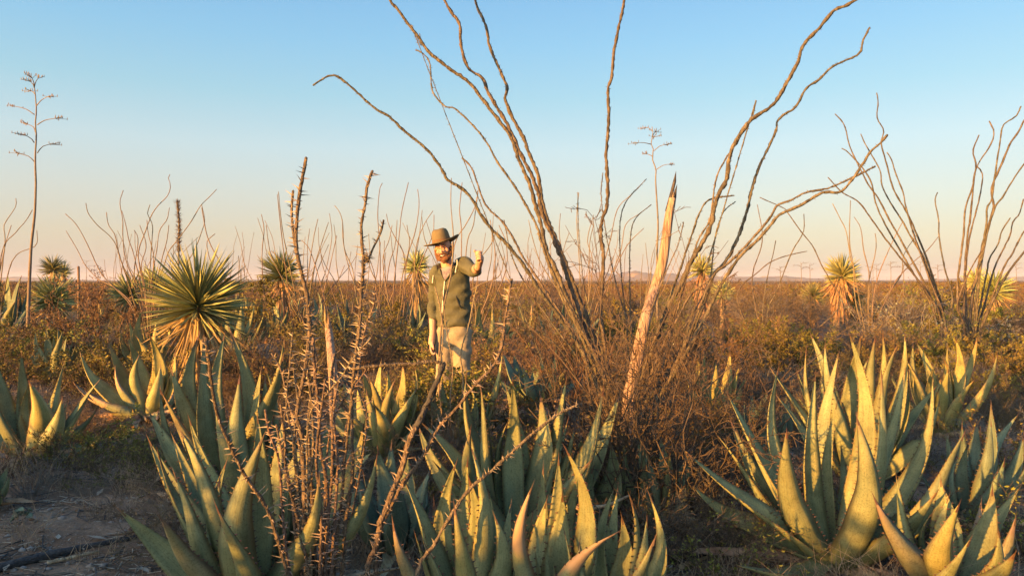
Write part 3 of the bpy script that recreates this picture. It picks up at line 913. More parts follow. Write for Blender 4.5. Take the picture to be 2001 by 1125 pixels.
# the pale leaning stump of a dead flower stalk
def broken_stalk(label, pts, Y, widths, tip=True, mk='pale_wood', splinters=10, name='dead_flower_stalk'):
    P = np.array([at(x, y, Y + (0.25 if i > len(pts) / 2 else 0)) for i, (x, y) in enumerate(pts)])
    b = P[0].copy(); b[2] = float(gz(b[0], b[1]))
    P[0, 2] = b[2] - 0.05
    root = thing(name, label, 'dead stalk', b)
    C = catmull(P, 6) - b
    R = np.interp(np.linspace(0, 1, len(C)), np.linspace(0, 1, len(widths)), np.array(widths) * Y / FPX / 2)
    mb = MB()
    tube(mb, C, R, 30, jit=0.02, rib=0.07)
    mb.build('trunk', M[mk], root)
    T = nrm(C[-1] - C[-3]); top = C[-1]
    s = nrm(np.cross(T, [0, 1, 0])); q = np.cross(T, s)
    for k in range(splinters):                  # jagged splinters round the break, one long prong and a shorter one
        a = k * 2 * math.pi / splinters
        rr = R[-1]
        h = (7.6 if k == 0 else 4.2 if k == splinters // 2 else RX.uniform(0.8, 2.4)) * rr
        c = top + (s * math.cos(a) + q * math.sin(a)) * rr * 0.52 - T * rr * 3.6
        w1 = (0.72 if k == 0 else 0.58) if k in (0, splinters // 2) else 0.36
        sp = MB()
        tube(sp, np.array([c, c + T * (h * 0.35 + 2.6 * rr) + s * RX.uniform(-.08, .08) * rr, c + T * (h * 0.7 + 2.9 * rr) + s * RX.uniform(-.15, .15) * rr, c + T * (h + rr * 3.4) + q * RX.uniform(-.2, .2) * rr]), [rr * w1, rr * w1 * 0.85, rr * w1 * 0.6, rr * 0.04], 6, jit=0.25)
        sp.build('splinter', M['charred' if tip and (k in (0, splinters // 2) or RX.random() < 0.8) else mk], root)
    return root


broken_stalk('pale leaning dead flower stalk with a splintered charred top', [(1222, 872), (1229, 781), (1236, 748), (1247, 690), (1262, 622), (1279, 565), (1295, 510), (1307, 425), (1314, 388)], 5.95, [24, 24, 24, 23, 22, 21, 20, 17, 15])
broken_stalk('short broken orange stump of a flower stalk behind the thorny canes', [(655, 860), (652, 760), (648, 700), (643, 650), (641, 632)], 5.8, [18, 18, 17, 15, 12], tip=False, splinters=5)

# ------------------------------------------------------------------ thorny canes close by
TH = dict(spike=0.0092, slen=0.034, srad=0.0030, smk='thorn', mk='cane_near', up=0.25)
near = [
    ([(600, 1125), (594, 942), (590, 850), (580, 812), (588, 769), (596, 726), (604, 660), (605, 632), (598, 568), (590, 536), (582, 504), (578, 472), (579, 440), (584, 389), (592, 344), (598, 309)], 0.10, 0.0096, 0.0069),
    ([(618, 1125), (609, 968), (605, 881), (603, 812), (618, 718), (607, 650), (596, 560), (580, 500), (575, 466), (571, 434), (570, 402), (573, 373)], 0.25, 0.0077, 0.0052),
    ([(635, 1114), (640, 959), (627, 881), (622, 791), (614, 709), (612, 660)], -0.1, 0.0077, 0.0059),
    ([(636, 1125), (640, 1028), (648, 942), (650, 856), (648, 739), (655, 690)], 0.15, 0.0072, 0.0052),
    ([(668, 1120), (674, 1028), (687, 942), (689, 881), (687, 804), (690, 740), (700, 660), (704, 632), (706, 568), (709, 536), (710, 504), (707, 472), (707, 434), (714, 398), (718, 363), (728, 334)], 0.2, 0.0084, 0.0055),
    ([(709, 548), (717, 517), (726, 491), (742, 459), (750, 430)], 0.22, 0.0051, 0.0042),
    ([(566, 1114), (553, 1011), (545, 899), (527, 847), (518, 800)], -0.2, 0.0060, 0.0039),
    ([(590, 1125), (579, 1060), (566, 942), (549, 873), (540, 830)], 0.1, 0.0060, 0.0046),
    ([(572, 1150), (545, 1060), (520, 990), (480, 930), (440, 850), (420, 790), (408, 700), (402, 660)], -0.35, 0.0084, 0.0052),
    ([(715, 850), (700, 760), (705, 690), (717, 629), (730, 600), (733, 568)], 0.3, 0.0048, 0.0033),
    ([(600, 850), (640, 770), (665, 740), (690, 700), (725, 660)], -0.1, 0.0048, 0.0033),
    ([(580, 900), (560, 800), (566, 720), (572, 650)], 0.2, 0.0048, 0.0033),
    ([(604, 1140), (600, 1000), (612, 880), (608, 780), (596, 700)], 0.15, 0.0075, 0.0044),
    ([(625, 1140), (628, 1010), (618, 900), (628, 800), (636, 740)], -0.15, 0.0075, 0.0044),
    ([(590, 1140), (585, 980), (574, 880), (582, 790), (574, 720)], 0.2, 0.0075, 0.0044),
    ([(645, 1140), (655, 1000), (660, 900), (652, 800), (668, 720)], 0.0, 0.0070, 0.0044),
    ([(610, 1150), (578, 1000), (560, 930), (556, 850), (548, 790)], -0.1, 0.0070, 0.0044),
    ([(640, 1140), (668, 980), (672, 860), (690, 780)], 0.25, 0.0070, 0.0044),
    ([(615, 1140), (590, 900), (560, 770), (548, 720), (530, 690)], 0.3, 0.0062, 0.0035),
    ([(630, 1140), (640, 880), (660, 800), (700, 745), (720, 715)], 0.2, 0.0062, 0.0035),
]
ocotillo('thorny upright canes in a tight clump in front of the near agaves', 620, 1258, near, Y=2.78, **TH, step=0.018, sides=7, jit=0.22)
dia = [
    ([(734, 1114), (739, 1050), (756, 1006), (790, 942), (825, 894), (855, 838), (894, 795), (928, 752), (959, 722), (976, 690), (983, 664), (988, 620), (1000, 545)], 0.1, 0.0095, 0.005),
    ([(717, 1119), (734, 1071), (747, 1011), (778, 933), (799, 864), (812, 834)], 0.0, 0.0105, 0.010),
]
o_ = ocotillo('thorny cane leaning across the man towards the right with a second broken cane', 722, 1290, dia, Y=2.7, **TH, step=0.018, sides=7, jit=0.32, dyr=0.1)
org_ = np.array(o_.location)
P = cane_path([(811, 838), (829, 800), (846, 765), (857, 735), (868, 710)], 2.71, 2.72, 0.02)
tag_ = cane(o_, org_, P, 0.0105, 0.0095, 'dark_wood', 8, 0.3, 0.02, 0.01, 0.002, 'dark_wood'); tag_['label'] = 'dark dead length of cane'
P = cane_path([(868, 711), (845, 706), (800, 711), (745, 714), (690, 720)], 2.72, 2.65, 0.02)
tag_ = cane(o_, org_, P, 0.0075, 0.0055, 'cane_near', 7, 0.3, 0.008, 0.016, 0.0016, 'thorn'); tag_['label'] = 'snapped cane end lying level'
low = [([(816, 1119), (847, 1067), (868, 1028), (911, 963), (959, 920), (1003, 881), (1046, 843), (1089, 810), (1130, 789)], 0.45, 0.008, 0.0055)]
ocotillo('single thorny cane slanting low over the front agaves, its end pale', 790, 1330, low, Y=2.5, spike=0.009, slen=0.022, srad=0.0018, smk='thorn', mk='cane_near', step=0.018, sides=7, jit=0.3)
thin = [
    ([(858, 760), (862, 640), (870, 585), (879, 548), (884, 510), (885, 473)], 0.1, 0.010, 0.006),
    ([(905, 760), (900, 690), (915, 640), (925, 590), (932, 560)], 0.2, 0.009, 0.005),
    ([(858, 740), (866, 660), (860, 600), (850, 560)], 0.0, 0.008, 0.005),
    ([(880, 780), (885, 720), (872, 640), (864, 570)], -0.1, 0.007, 0.004),
]
ocotillo('thin pale thorny stems rising in front of the man', 880, 900, thin, Y=5.6, spike=0.012, slen=0.016, srad=0.0022, smk='thorn', mk='cane_far', step=0.03)

# ------------------------------------------------------------------ ocotillos further off
LO = dict(r=(0.016, 0.007), step=0.09, sides=5, jit=0.18, mk='cane_far', spike=0.03, slen=0.012, srad=0.003)
left_mid = [
    [(262, 600), (222, 560), (196, 548), (168, 520), (150, 486), (129, 451)], [(258, 600), (206, 545), (190, 520), (172, 480), (150, 440), (128, 418)],
    [(262, 590), (240, 520), (222, 470), (190, 440), (172, 416), (168, 397)], [(270, 580), (236, 510), (225, 460), (212, 440), (208, 415)],
    [(274, 580), (246, 510), (240, 460), (240, 430), (234, 396), (241, 372)], [(278, 580), (262, 500), (252, 470), (246, 440), (238, 412)],
    [(284, 580), (270, 500), (283, 455), (292, 430), (299, 415), (310, 400), (328, 382), (333, 362), (328, 346), (332, 341)],
    [(290, 580), (296, 480), (298, 440), (288, 418), (293, 400)], [(294, 570), (306, 490), (312, 450), (326, 430), (331, 406)],
    [(300, 575), (320, 520), (330, 490), (346, 470), (372, 435), (392, 402), (410, 384), (423, 370)],
    [(330, 570), (376, 496), (395, 450), (400, 430), (394, 400)], [(300, 580), (318, 500), (326, 470), (330, 440)], [(282, 580), (262, 540), (270, 470), (262, 450)],
    [(286, 580), (276, 520), (286, 480), (273, 440)], [(296, 580), (300, 500), (290, 460), (287, 430)],
]
ocotillo('ocotillo with many thin canes fanning out behind the big yucca', 292, 676, left_mid, **LO)
ocotillo('sparse ocotillo with few canes behind the big yucca, leaning to the tall stalk side', 462, 690, [[(448, 620), (436, 530), (412, 480), (402, 450), (394, 405)], [(456, 620), (470, 560), (466, 500)], [(470, 640), (430, 560), (404, 480), (420, 457)]], **LO)
ocotillo('ocotillo cut off by the picture edge beside the tall branched stalk', -12, 670, [[(0, 560), (10, 470), (8, 440), (30, 405), (31, 388)], [(2, 500), (30, 455), (50, 432), (63, 410)], [(-4, 560), (10, 480), (22, 440)], [(10, 560), (30, 500), (70, 480), (72, 450)]], **LO)
m1 = [
    [(560, 640), (520, 590), (512, 500), (516, 450), (511, 419)], [(575, 650), (560, 540), (548, 440), (542, 380)], [(590, 640), (570, 540), (552, 450), (544, 375)],
    [(650, 660), (628, 560), (606, 490), (590, 470)], [(640, 650), (600, 600), (560, 520), (530, 490)], [(600, 640), (610, 540), (630, 470), (642, 434)], [(605, 640), (600, 560), (612, 470), (621, 428)],
    [(615, 640), (640, 540), (658, 460)], [(598, 640), (560, 560), (530, 500), (520, 440)],
]
ocotillo('ocotillo of thin dry canes crossing behind the thorny clump', 602, 684, m1, **LO)
m2 = [
    [(702, 600), (690, 530), (680, 505), (672, 480), (670, 440), (664, 415), (654, 402)], [(742, 600), (743, 552), (742, 480), (738, 420), (742, 370), (747, 358)],
    [(768, 590), (773, 520), (780, 460), (784, 420), (790, 390), (798, 357)], [(786, 590), (795, 508), (812, 450), (819, 400), (816, 370)], [(790, 600), (790, 504), (775, 470), (760, 440), (755, 418)],
    [(752, 600), (760, 520), (772, 480), (776, 430)], [(800, 600), (820, 520), (845, 460), (848, 420)], [(806, 600), (812, 490), (828, 440), (846, 412)], [(762, 600), (730, 540), (716, 500)],
    [(780, 600), (786, 540), (800, 480), (795, 440)], [(760, 600), (748, 510), (760, 470), (766, 440)],
]
ocotillo('ocotillo of tall wavy canes standing just behind the hat wearing man', 766, 678, m2, **LO)
m3 = [
    [(884, 600), (886, 470), (881, 400), (882, 348)], [(900, 600), (902, 460), (898, 410), (903, 357)], [(880, 600), (888, 480), (910, 440), (930, 400), (934, 372)], [(905, 620), (912, 480), (925, 440), (932, 385)],
    [(930, 640), (960, 560), (968, 500), (962, 460), (958, 430)], [(940, 640), (985, 540), (990, 480), (975, 440)], [(930, 620), (925, 530), (958, 480), (968, 455)], [(900, 600), (930, 560), (975, 540), (985, 500)],
]
ocotillo('ocotillo with canes showing over the raised hand of the man', 912, 700, m3, **LO)
m4 = [[(1135, 600), (1132, 510), (1127, 430), (1131, 376)], [(1150, 600), (1158, 510), (1148, 470), (1160, 420)], [(1120, 600), (1105, 520), (1093, 460), (1095, 417)], [(1110, 600), (1060, 520), (1042, 470), (1033, 430)],
      [(1155, 600), (1190, 480), (1206, 410), (1234, 380), (1263, 350)], [(1165, 600), (1210, 500), (1222, 440), (1246, 420), (1273, 400)], [(1130, 600), (1120, 540), (1100, 500), (1112, 455)], [(1170, 600), (1196, 540), (1225, 480), (1258, 446)], [(1150, 600), (1152, 480), (1160, 438), (1150, 430)]]
ocotillo('ocotillo seen through the canes of the great one, left of its upright cane', 1140, 676, m4, **LO)
r1 = [
    [(1829, 626), (1813, 568), (1794, 530), (1774, 494), (1755, 459), (1742, 437), (1717, 389), (1698, 363), (1685, 338), (1672, 312), (1660, 285), (1650, 245), (1632, 223)],
    [(1845, 619), (1826, 552), (1813, 510), (1800, 478), (1781, 434), (1768, 408), (1746, 370), (1733, 322), (1722, 280), (1727, 255), (1714, 230), (1716, 200), (1713, 182)],
    [(1840, 620), (1815, 535), (1790, 470), (1771, 408), (1765, 376), (1752, 344), (1742, 312), (1733, 298)],
    [(1832, 600), (1810, 514), (1794, 485), (1778, 459), (1762, 430), (1736, 389), (1723, 360), (1720, 334), (1701, 299), (1690, 280), (1682, 262)],
    [(1838, 620), (1810, 570), (1781, 530), (1755, 498), (1730, 466), (1704, 430), (1678, 395), (1646, 376), (1618, 347)],
    [(1850, 640), (1860, 600), (1859, 568), (1845, 520), (1835, 462), (1834, 427), (1827, 392), (1832, 376)],
    [(1828, 620), (1800, 560), (1720, 420), (1700, 350), (1660, 300), (1645, 290)],
    [(1845, 620), (1822, 560), (1800, 500), (1782, 450)],
]
ocotillo('ocotillo with long straight canes all leaning the same way beside the far yucca', 1846, 700, r1, r=(0.022, 0.009), step=0.07, sides=6, jit=0.2, mk='cane', spike=0.03, slen=0.012, srad=0.003, dyr=0.4)
r2 = [
    [(1902, 640), (1915, 520), (1928, 434), (1928, 408), (1938, 389), (1944, 344), (1954, 280), (1961, 244), (1985, 228), (1995, 208)],
    ([(1895, 640), (1902, 568), (1910, 533), (1918, 488), (1928, 450), (1942, 405), (1938, 382), (1941, 357), (1957, 322), (1974, 280), (1989, 260), (2001, 236), (2020, 200)], 0.2, 0.026, 0.012),
    [(1912, 560), (1926, 470), (1944, 405), (1957, 389), (1976, 357), (2000, 322), (2030, 290)],
    [(1885, 640), (1872, 600), (1872, 546), (1877, 504), (1883, 459), (1886, 408), (1899, 370), (1909, 325), (1933, 288), (1943, 260), (1933, 237)],
    [(1884, 640), (1885, 552), (1886, 517), (1891, 459), (1898, 408), (1902, 360), (1907, 320), (1901, 296), (1913, 264)],
    [(1886, 560), (1893, 472), (1902, 434), (1915, 382), (1920, 341), (1909, 325)],
    [(1905, 640), (1915, 600), (1928, 533), (1934, 504), (1950, 478), (1957, 453), (1974, 426)],
    [(1910, 640), (1920, 610), (1941, 530), (1960, 488), (1974, 459), (1979, 434), (1992, 418), (2000, 389)],
    [(1915, 650), (1925, 620), (1960, 526), (1979, 494), (2000, 453), (2030, 420)],
    ([(1915, 650), (1928, 616), (1950, 568), (1970, 533), (2000, 494), (2040, 450)], -0.5, 0.024, 0.012),
    [(1890, 640), (1870, 600), (1890, 540), (1912, 500), (1925, 480)],
]
ocotillo('ocotillo with canes forking upward at the far right behind orange brush', 1898, 722, r2, r=(0.02, 0.009), step=0.07, sides=6, jit=0.2, mk='cane', spike=0.03, slen=0.012, srad=0.003, dyr=0.4)
r3 = [[(1698, 600), (1698, 533), (1688, 491), (1682, 446), (1669, 424)], [(1697, 560), (1710, 498), (1712, 470), (1710, 456)], [(1672, 590), (1668, 530), (1662, 504), (1654, 453), (1640, 424), (1627, 398)], [(1668, 520), (1660, 470), (1662, 392)],
      [(1705, 600), (1714, 546), (1730, 504), (1749, 462), (1763, 435)], [(1715, 620), (1745, 560), (1758, 539), (1787, 510), (1813, 488), (1834, 462)], [(1710, 610), (1760, 540), (1765, 500), (1790, 460)]]
ocotillo('small ocotillo with short forked canes between the far yuccas', 1700, 668, r3, r=(0.017, 0.008), step=0.1, sides=5, mk='cane_far', spike=0.03, slen=0.012, srad=0.003)
r4 = [[(1640, 600), (1621, 546), (1605, 517), (1589, 482), (1566, 453), (1541, 418), (1534, 408), (1485, 386)], [(1500, 610), (1518, 568), (1547, 494), (1570, 453), (1571, 418)], [(1440, 580), (1480, 533), (1509, 510), (1544, 498), (1577, 491)], [(1490, 620), (1500, 540), (1510, 500), (1516, 470)], [(1480, 620), (1470, 540), (1490, 470), (1480, 400)]]
ocotillo('low open ocotillo with arching canes right of the splintered stump', 1500, 690, r4, r=(0.017, 0.008), step=0.1, sides=5, mk='cane', spike=0.03, slen=0.012, srad=0.003)


# thin bare ocotillos scattered far off, canes against the sky
for q in range(15):
    Yf = RX.uniform(15, 30)
    px = 470 + q * 72 + RX.uniform(-25, 25) if q < 13 else RX.uniform(120, 420)
    gp = 548 + CAMZ * FPX / Yf
    cs = []
    for _ in range(RX.randint(6, 10)):
        a = RX.uniform(-0.55, 0.55); Lp = RX.uniform(1.8, 3.0) * FPX / Yf
        pts = []; x_, y_ = px + RX.uniform(-4, 4), gp - 6
        for s_ in range(6):
            x_ += math.sin(a) * Lp / 6; y_ -= math.cos(a) * Lp / 6; a += RX.uniform(-0.28, 0.28) - a * 0.12
            pts.append((x_, y_))
        cs.append(pts)
    ocotillo('distant ocotillo of thin bare canes against the low sky', px, gp, cs, Y=Yf, group='distant thin ocotillos', r=(0.015, 0.006), step=0.15, sides=4, mk='cane_far')


# ------------------------------------------------------------------ tall flower stalks of agaves
def stalk(label, trunk, Y, arms, r=(0.035, 0.008), group=None, clus=9):
    P = cane_path(trunk, Y, Y, 0.12)
    b = P[0].copy(); b[2] = float(gz(b[0], b[1])); P[0, 2] = b[2] - 0.05
    root = thing('agave_flower_stalk', label, 'flower stalk', b, group)
    mb = MB(); tube(mb, P - b, np.linspace(r[0], r[1], len(P)), 8, jit=0.06)
    mb.build('trunk', M['stalk'], root)
    for a in arms:
        Q = cane_path(a, Y, Y + RX.uniform(-0.25, 0.25), 0.06) - b
        mb = MB(); tube(mb, Q, np.linspace(r[1] * 1.2, r[1] * 0.6, len(Q)), 5)
        T = nrm(Q[-1] - Q[-2])
        k = clus                                 # flat cluster of dry pods at the arm's end
        s = NR.normal(size=(k, 3)) * np.array([0.055, 0.055, 0.014]) * Y / 14
        c = Q[-1] + T * 0.03 + s
        prisms(mb, np.repeat(Q[-1:] - T * 0.05, k, 0), c, 0.004, 0.004)
        prisms(mb, c - [0, 0, 0.012], c + [0, 0, 0.03], 0.008, 0.005)
        mb.build('flower_arm', M['stalk'], root)
    return root


stalk('tall bare agave flower stalk with flat seed clusters on side arms', [(53, 690), (55, 620), (57, 560), (60, 498), (62, 470), (67, 427), (69, 395), (70, 356), (69, 327), (69, 299), (71, 267), (69, 242), (71, 217), (69, 185), (67, 170)], 13.5,
      [[(67, 316), (55, 305), (32, 299)], [(73, 299), (84, 286), (104, 281)], [(67, 279), (60, 270), (46, 263)], [(69, 258), (65, 248), (52, 242)], [(73, 244), (88, 235), (113, 231)], [(67, 224), (50, 213), (25, 207)], [(71, 207), (82, 195), (96, 188)], [(68, 184), (65, 180), (60, 178)], [(67, 172), (63, 162), (54, 158)], [(67, 170), (70, 160), (76, 151)], [(67, 168), (65, 158), (60, 149)]])
stalk('slender far flower stalk with curled arms beside the splintered stump', [(1285, 660), (1284, 560), (1284, 485), (1286, 440), (1283, 385), (1281, 350), (1282, 332), (1274, 308), (1278, 296), (1272, 280), (1276, 262), (1274, 248)], 16,
      [[(1282, 332), (1296, 323), (1311, 321)], [(1275, 306), (1268, 302), (1260, 301)], [(1278, 295), (1290, 285), (1304, 283)], [(1272, 282), (1258, 279), (1244, 279)], [(1275, 266), (1280, 258), (1283, 256)], [(1274, 256), (1268, 250), (1260, 250)], [(1276, 272), (1279, 266), (1280, 266)]], r=(0.03, 0.008), clus=8)
for px in (1565, 1582, 1705, 1712, 1740, 1765, 1798, 1832, 1524, 540, 168, 1985):
    Yf = RX.uniform(38, 60)
    top = RX.uniform(508, 520)
    gp = 548 + CAMZ * FPX / Yf
    stalk('tiny dead flower stalk far out on the plain against the pale sky', [(px, gp), (px + 1, 540), (px, top)], Yf, [[(px, top + 14), (px + 4, top + 11), (px + 8, top + 10)], [(px, top + 9), (px - 4, top + 6), (px - 8, top + 6)], [(px, top + 5), (px + 3, top + 2), (px + 6, top + 1)]], r=(0.025, 0.012), group='tiny flower stalks on the horizon', clus=5)
# brown plume of a sotol
Ys = 19.0
pl = cane_path([(349, 655), (349, 560), (349, 490), (350, 440), (347, 396)], Ys, Ys, 0.1)
bs = pl[0].copy(); bs[2] = float(gz(bs[0], bs[1]))
pr = thing('sotol_flower_stalk', 'brown feathery flower plume standing straight behind the big yucca', 'flower stalk', bs)
mb = MB(); tube(mb, pl - bs, 0.022, 6); mb.build('trunk', M['stalk'], pr)
mb = MB(); c_ = pl[pl[:, 2] > at(349, 492, Ys)[2]] - bs
q_ = np.repeat(c_, 26, 0) + NR.normal(0, 0.02, (len(c_) * 26, 3)); prisms(mb, q_, q_ + nrm(NR.normal(size=q_.shape) + [0, 0, 1.4]) * 0.10, 0.007, 0.002)
mb.build('plume', M['twig_red'], pr, kind='stuff')
pp = cane_path([(153, 640), (154, 560), (153, 521)], 22, 22, 0.2)
bs = pp[0].copy(); bs[2] = float(gz(bs[0], bs[1]))
pr = thing('dead_stump', 'short dark dead post of a stalk on the far left plain', 'dead stalk', bs)
mb = MB(); tube(mb, pp - bs, 0.035, 7, jit=0.15); mb.build('trunk', M['twig_red'], pr)

# ------------------------------------------------------------------ yuccas
yucca('big round yucca with stiff radiating leaves and a tan skirt', 387, 602, 8.8, 110, n=480, single=True, skirt=170, trunk_w=0.10, wscale=0.74)
yucca('yucca with an orange skirted trunk near the tall branched stalk', 104, 590, 16.5, 46, n=170, skirt=90, trunk_w=0.10, lean=-0.08)
yucca('small yucca head peeping over the orange skirted yucca', 103, 528, 27, 25, n=110, skirt=60, trunk_w=0.1)
yucca('smallest yucca head beside the peeping one', 124, 535, 29, 20, n=90, skirt=40, trunk_w=0.1)
yucca('yucca with ragged half dried leaves left of the big round one', 253, 580, 17.5, 40, n=150, skirt=100, trunk_w=0.09, lean=0.06)
yucca('pale dry yucca head tucked behind the big round one', 300, 560, 21, 36, n=140, skirt=80, trunk_w=0.1)
yucca('yellow green yucca behind the thorny canes with a drooping grey skirt', 549, 540, 17, 42, n=180, skirt=90, trunk_w=0.1)
yucca('yucca with an orange trunk half hidden by twigs behind the man', 813, 524, 22, 30, n=140, skirt=90, trunk_w=0.13)
yucca('yucca with an orange trunk seen between the canes of the great ocotillo', 1371, 530, 24, 29, n=150, skirt=90, trunk_w=0.13)
yucca('far yucca on a thick orange trunk with a shaggy collar of dead leaves', 1645, 541, 19.5, 36, n=190, skirt=170, trunk_w=0.17, lean=-0.16)
yucca('shaded yucca tucked low against the thick trunked one', 1662, 592, 20.5, 28, n=120, skirt=60, trunk_w=0.08)
yucca('round low yellow green yucca left of the thick trunked one', 1588, 582, 21.5, 24, n=130, skirt=30, trunk_w=0.08)
yucca('yucca behind the forking ocotillo at the far right', 1941, 570, 20, 37, n=170, skirt=90, trunk_w=0.1)
yucca('dark bluish yucca head behind the forking ocotillo', 1906, 551, 25, 24, n=110, skirt=30, trunk_w=0.1)
yucca('low dark rosette between the canes right of the orange trunked yucca', 1412, 578, 18, 24, n=100, skirt=20, trunk_w=0.07)
yucca('faint small yucca far out in the red brush', 1777, 597, 30, 17, n=80, skirt=20, trunk_w=0.1)

# ------------------------------------------------------------------ agaves
agave('great spreading agave with broad sunlit leaves in the right foreground', 1628, 1108, [
    (1424, 771, 0.10, 40, 0.03), (1340, 903, -0.12, 40, -0.02), (1538, 843, -0.30, 44, 0.06), (1594, 733, 0.05, 36, 0.02), (1690, 664, 0.12, 40, 0.04),
    (1722, 726, -0.10, 36, 0.04), (1682, 828, -0.34, 50, 0.05), (1849, 765, 0.15, 40, 0.07), (1868, 838, -0.10, 52, 0.10), (1830, 962, -0.38, 46, 0.10),
    (1427, 822, 0.35, 40, 0.02), (1495, 728, 0.25, 38, 0.02), (1342, 975, 0.05, 46, 0.03), (1440, 1100, -0.42, 40, 0.05), (1525, 770, 0.42, 36, 0.03),
    (1780, 735, 0.40, 36, 0.05), (1640, 700, 0.45, 34, 0.02), (1820, 870, 0.40, 40, 0.05)], w0=40, fill=5, dead=6, mats='agave', n=16)
agave('agave with upright pointed leaves right behind the great spreading one', 1680, 962, [
    (1508, 722, 0.1, 34, 0.05), (1562, 685, 0.0, 36, 0.05), (1590, 681, -0.1, 32, 0.04), (1597, 651, 0.25, 34, 0.02), (1689, 657, 0.1, 34, 0.0), (1702, 657, -0.12, 34, 0.02),
    (1741, 657, 0.15, 32, 0.03), (1776, 659, 0.0, 36, 0.08), (1739, 670, -0.2, 32, 0.05), (1545, 740, 0.35, 34, 0.05), (1830, 760, 0.2, 34, 0.06), (1852, 800, -0.1, 36, 0.05)], fill=8, dead=4, w0=34, mats='agave')
agave('agave of yellow lit leaves at the right behind grey brush', 1842, 852, [
    (1771, 690, 0.0, 26, 0.06), (1782, 675, 0.15, 24, 0.05), (1797, 668, 0.3, 24, 0.04), (1847, 675, 0.0, 26, 0.02), (1886, 666, 0.0, 26, 0.03), (1922, 672, 0.2, 28, 0.05),
    (1955, 696, -0.1, 28, 0.06), (1853, 720, -0.25, 26, 0.05), (1900, 740, -0.3, 26, 0.05)], fill=7, dead=3, w0=25, mats='agave_lit_yellow')
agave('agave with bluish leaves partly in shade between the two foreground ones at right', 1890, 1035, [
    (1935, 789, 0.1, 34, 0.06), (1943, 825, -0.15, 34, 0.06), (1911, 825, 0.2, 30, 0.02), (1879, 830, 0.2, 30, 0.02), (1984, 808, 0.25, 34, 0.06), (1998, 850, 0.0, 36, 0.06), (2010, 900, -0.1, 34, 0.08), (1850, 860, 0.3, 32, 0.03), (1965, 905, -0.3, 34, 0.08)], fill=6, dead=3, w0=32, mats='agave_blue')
agave('agave with a reddened leaf cut off at the bottom right', 1850, 1185, [
    (1698, 982, -0.10, 44, 0.03, 'agave_red'), (1756, 933, 0.05, 44, 0.03), (1838, 937, 0.15, 40, 0.02), (1876, 998, -0.28, 46, 0.06, 'agave_lit_yellow'), (1945, 959, 0.1, 46, 0.06), (1990, 955, 0.2, 44, 0.06), (1954, 1041, -0.3, 42, 0.05),
    (1988, 1015, -0.1, 44, 0.08, 'agave_red'), (1917, 980, 0.3, 36, 0.20, 'agave_half'), (1900, 1084, -0.42, 40, 0.05), (1985, 1085, -0.4, 42, 0.05)], fill=4, dead=4, w0=42, mats='agave')
agave('agave with tall narrow sunlit blades in the front centre', 915, 1225, [
    (800, 938, 0.0, 44, 0.04), (752, 1036, -0.2, 44, 0.05, 'agave_red'), (881, 904, 0.1, 40, 0.03), (913, 897, 0.15, 40, 0.02), (949, 890, -0.05, 46, 0.03), (884, 1000, -0.25, 40, 0.04, 'agave_lit_yellow'), (958, 962, 0.25, 42, 0.03), (930, 930, 0.05, 48, 0.03), (985, 1020, -0.1, 44, 0.08), (835, 1060, -0.1, 42, 0.06),
    (842, 985, 0.3, 40, 0.04), (990, 985, 0.15, 40, 0.04)], fill=4, dead=4, w0=42)
agave('front agave with shrivelled brown leaf tips at the bottom centre', 1085, 1240, [
    (1025, 962, -0.15, 34, 0.02, 'agave_half'), (1136, 880, 0.0, 50, 0.06), (1093, 894, 0.15, 42, 0.02), (1139, 928, 0.2, 36, 0.03), (1190, 1036, -0.08, 52, -0.13, 'agave_half'), (1057, 918, 0.3, 34, 0.02), (1012, 1010, 0.2, 36, 0.04, 'agave_red'), (1150, 960, 0.3, 46, 0.06), (1110, 965, 0.1, 54, 0.05), (1065, 980, 0.2, 48, 0.03)], fill=3, dead=4, w0=40)
agave('small front agave with splayed pointed leaves beside the shrivelled one', 1188, 1240, [
    (1257, 976, 0.0, 40, 0.05), (1261, 1014, -0.12, 40, 0.05), (1295, 976, 0.05, 42, 0.06), (1199, 959, 0.15, 32, 0.02), (1210, 958, 0.25, 32, 0.02), (1130, 1060, -0.05, 40, 0.08), (1290, 1060, -0.2, 38, 0.06), (1225, 1010, 0.1, 42, 0.03), (1180, 1010, 0.2, 42, 0.04)], fill=3, dead=3, w0=36)
agave('wide dark green agave in the centre with two long raised arms', 1005, 1068, [
    (881, 742, 0.1, 44, 0.03), (949, 747, 0.0, 48, 0.02), (983, 757, 0.25, 30, 0.02), (1012, 740, 0.05, 36, 0.02), (1106, 742, 0.0, 44, 0.05), (1062, 774, 0.15, 52, 0.03), (1182, 764, -0.05, 54, 0.10), (1204, 771, 0.2, 52, 0.13),
    (841, 822, 0.1, 46, 0.04), (812, 843, 0.25, 42, 0.04), (905, 850, -0.25, 44, 0.05), (1150, 900, -0.2, 46, 0.08), (860, 900, -0.1, 44, 0.06)], fill=6, dead=4, w0=46)
agave('large blue green agave in the left foreground crossed by thorny canes', 488, 1215, [
    (239, 994, -0.05, 48, 0.04), (282, 868, 0.2, 46, 0.03), (287, 900, 0.05, 42, 0.03), (336, 856, 0.3, 42, 0.04), (371, 838, -0.05, 56, -0.01), (356, 838, 0.35, 44, 0.02), (358, 920, -0.12, 48, 0.04), (423, 937, -0.1, 44, 0.03),
    (318, 1000, -0.35, 46, 0.02, 'agave_red'), (509, 812, 0.1, 52, 0.02), (512, 850, -0.2, 54, 0.04), (553, 803, 0.2, 44, 0.02), (756, 916, -0.1, 50, 0.08), (747, 856, 0.15, 58, 0.04), (640, 960, -0.3, 48, 0.05), (415, 1010, -0.4, 44, 0.05), (600, 850, 0.35, 46, 0.03), (690, 900, 0.3, 44, 0.05)], fill=4, dead=4, w0=48, n=16)
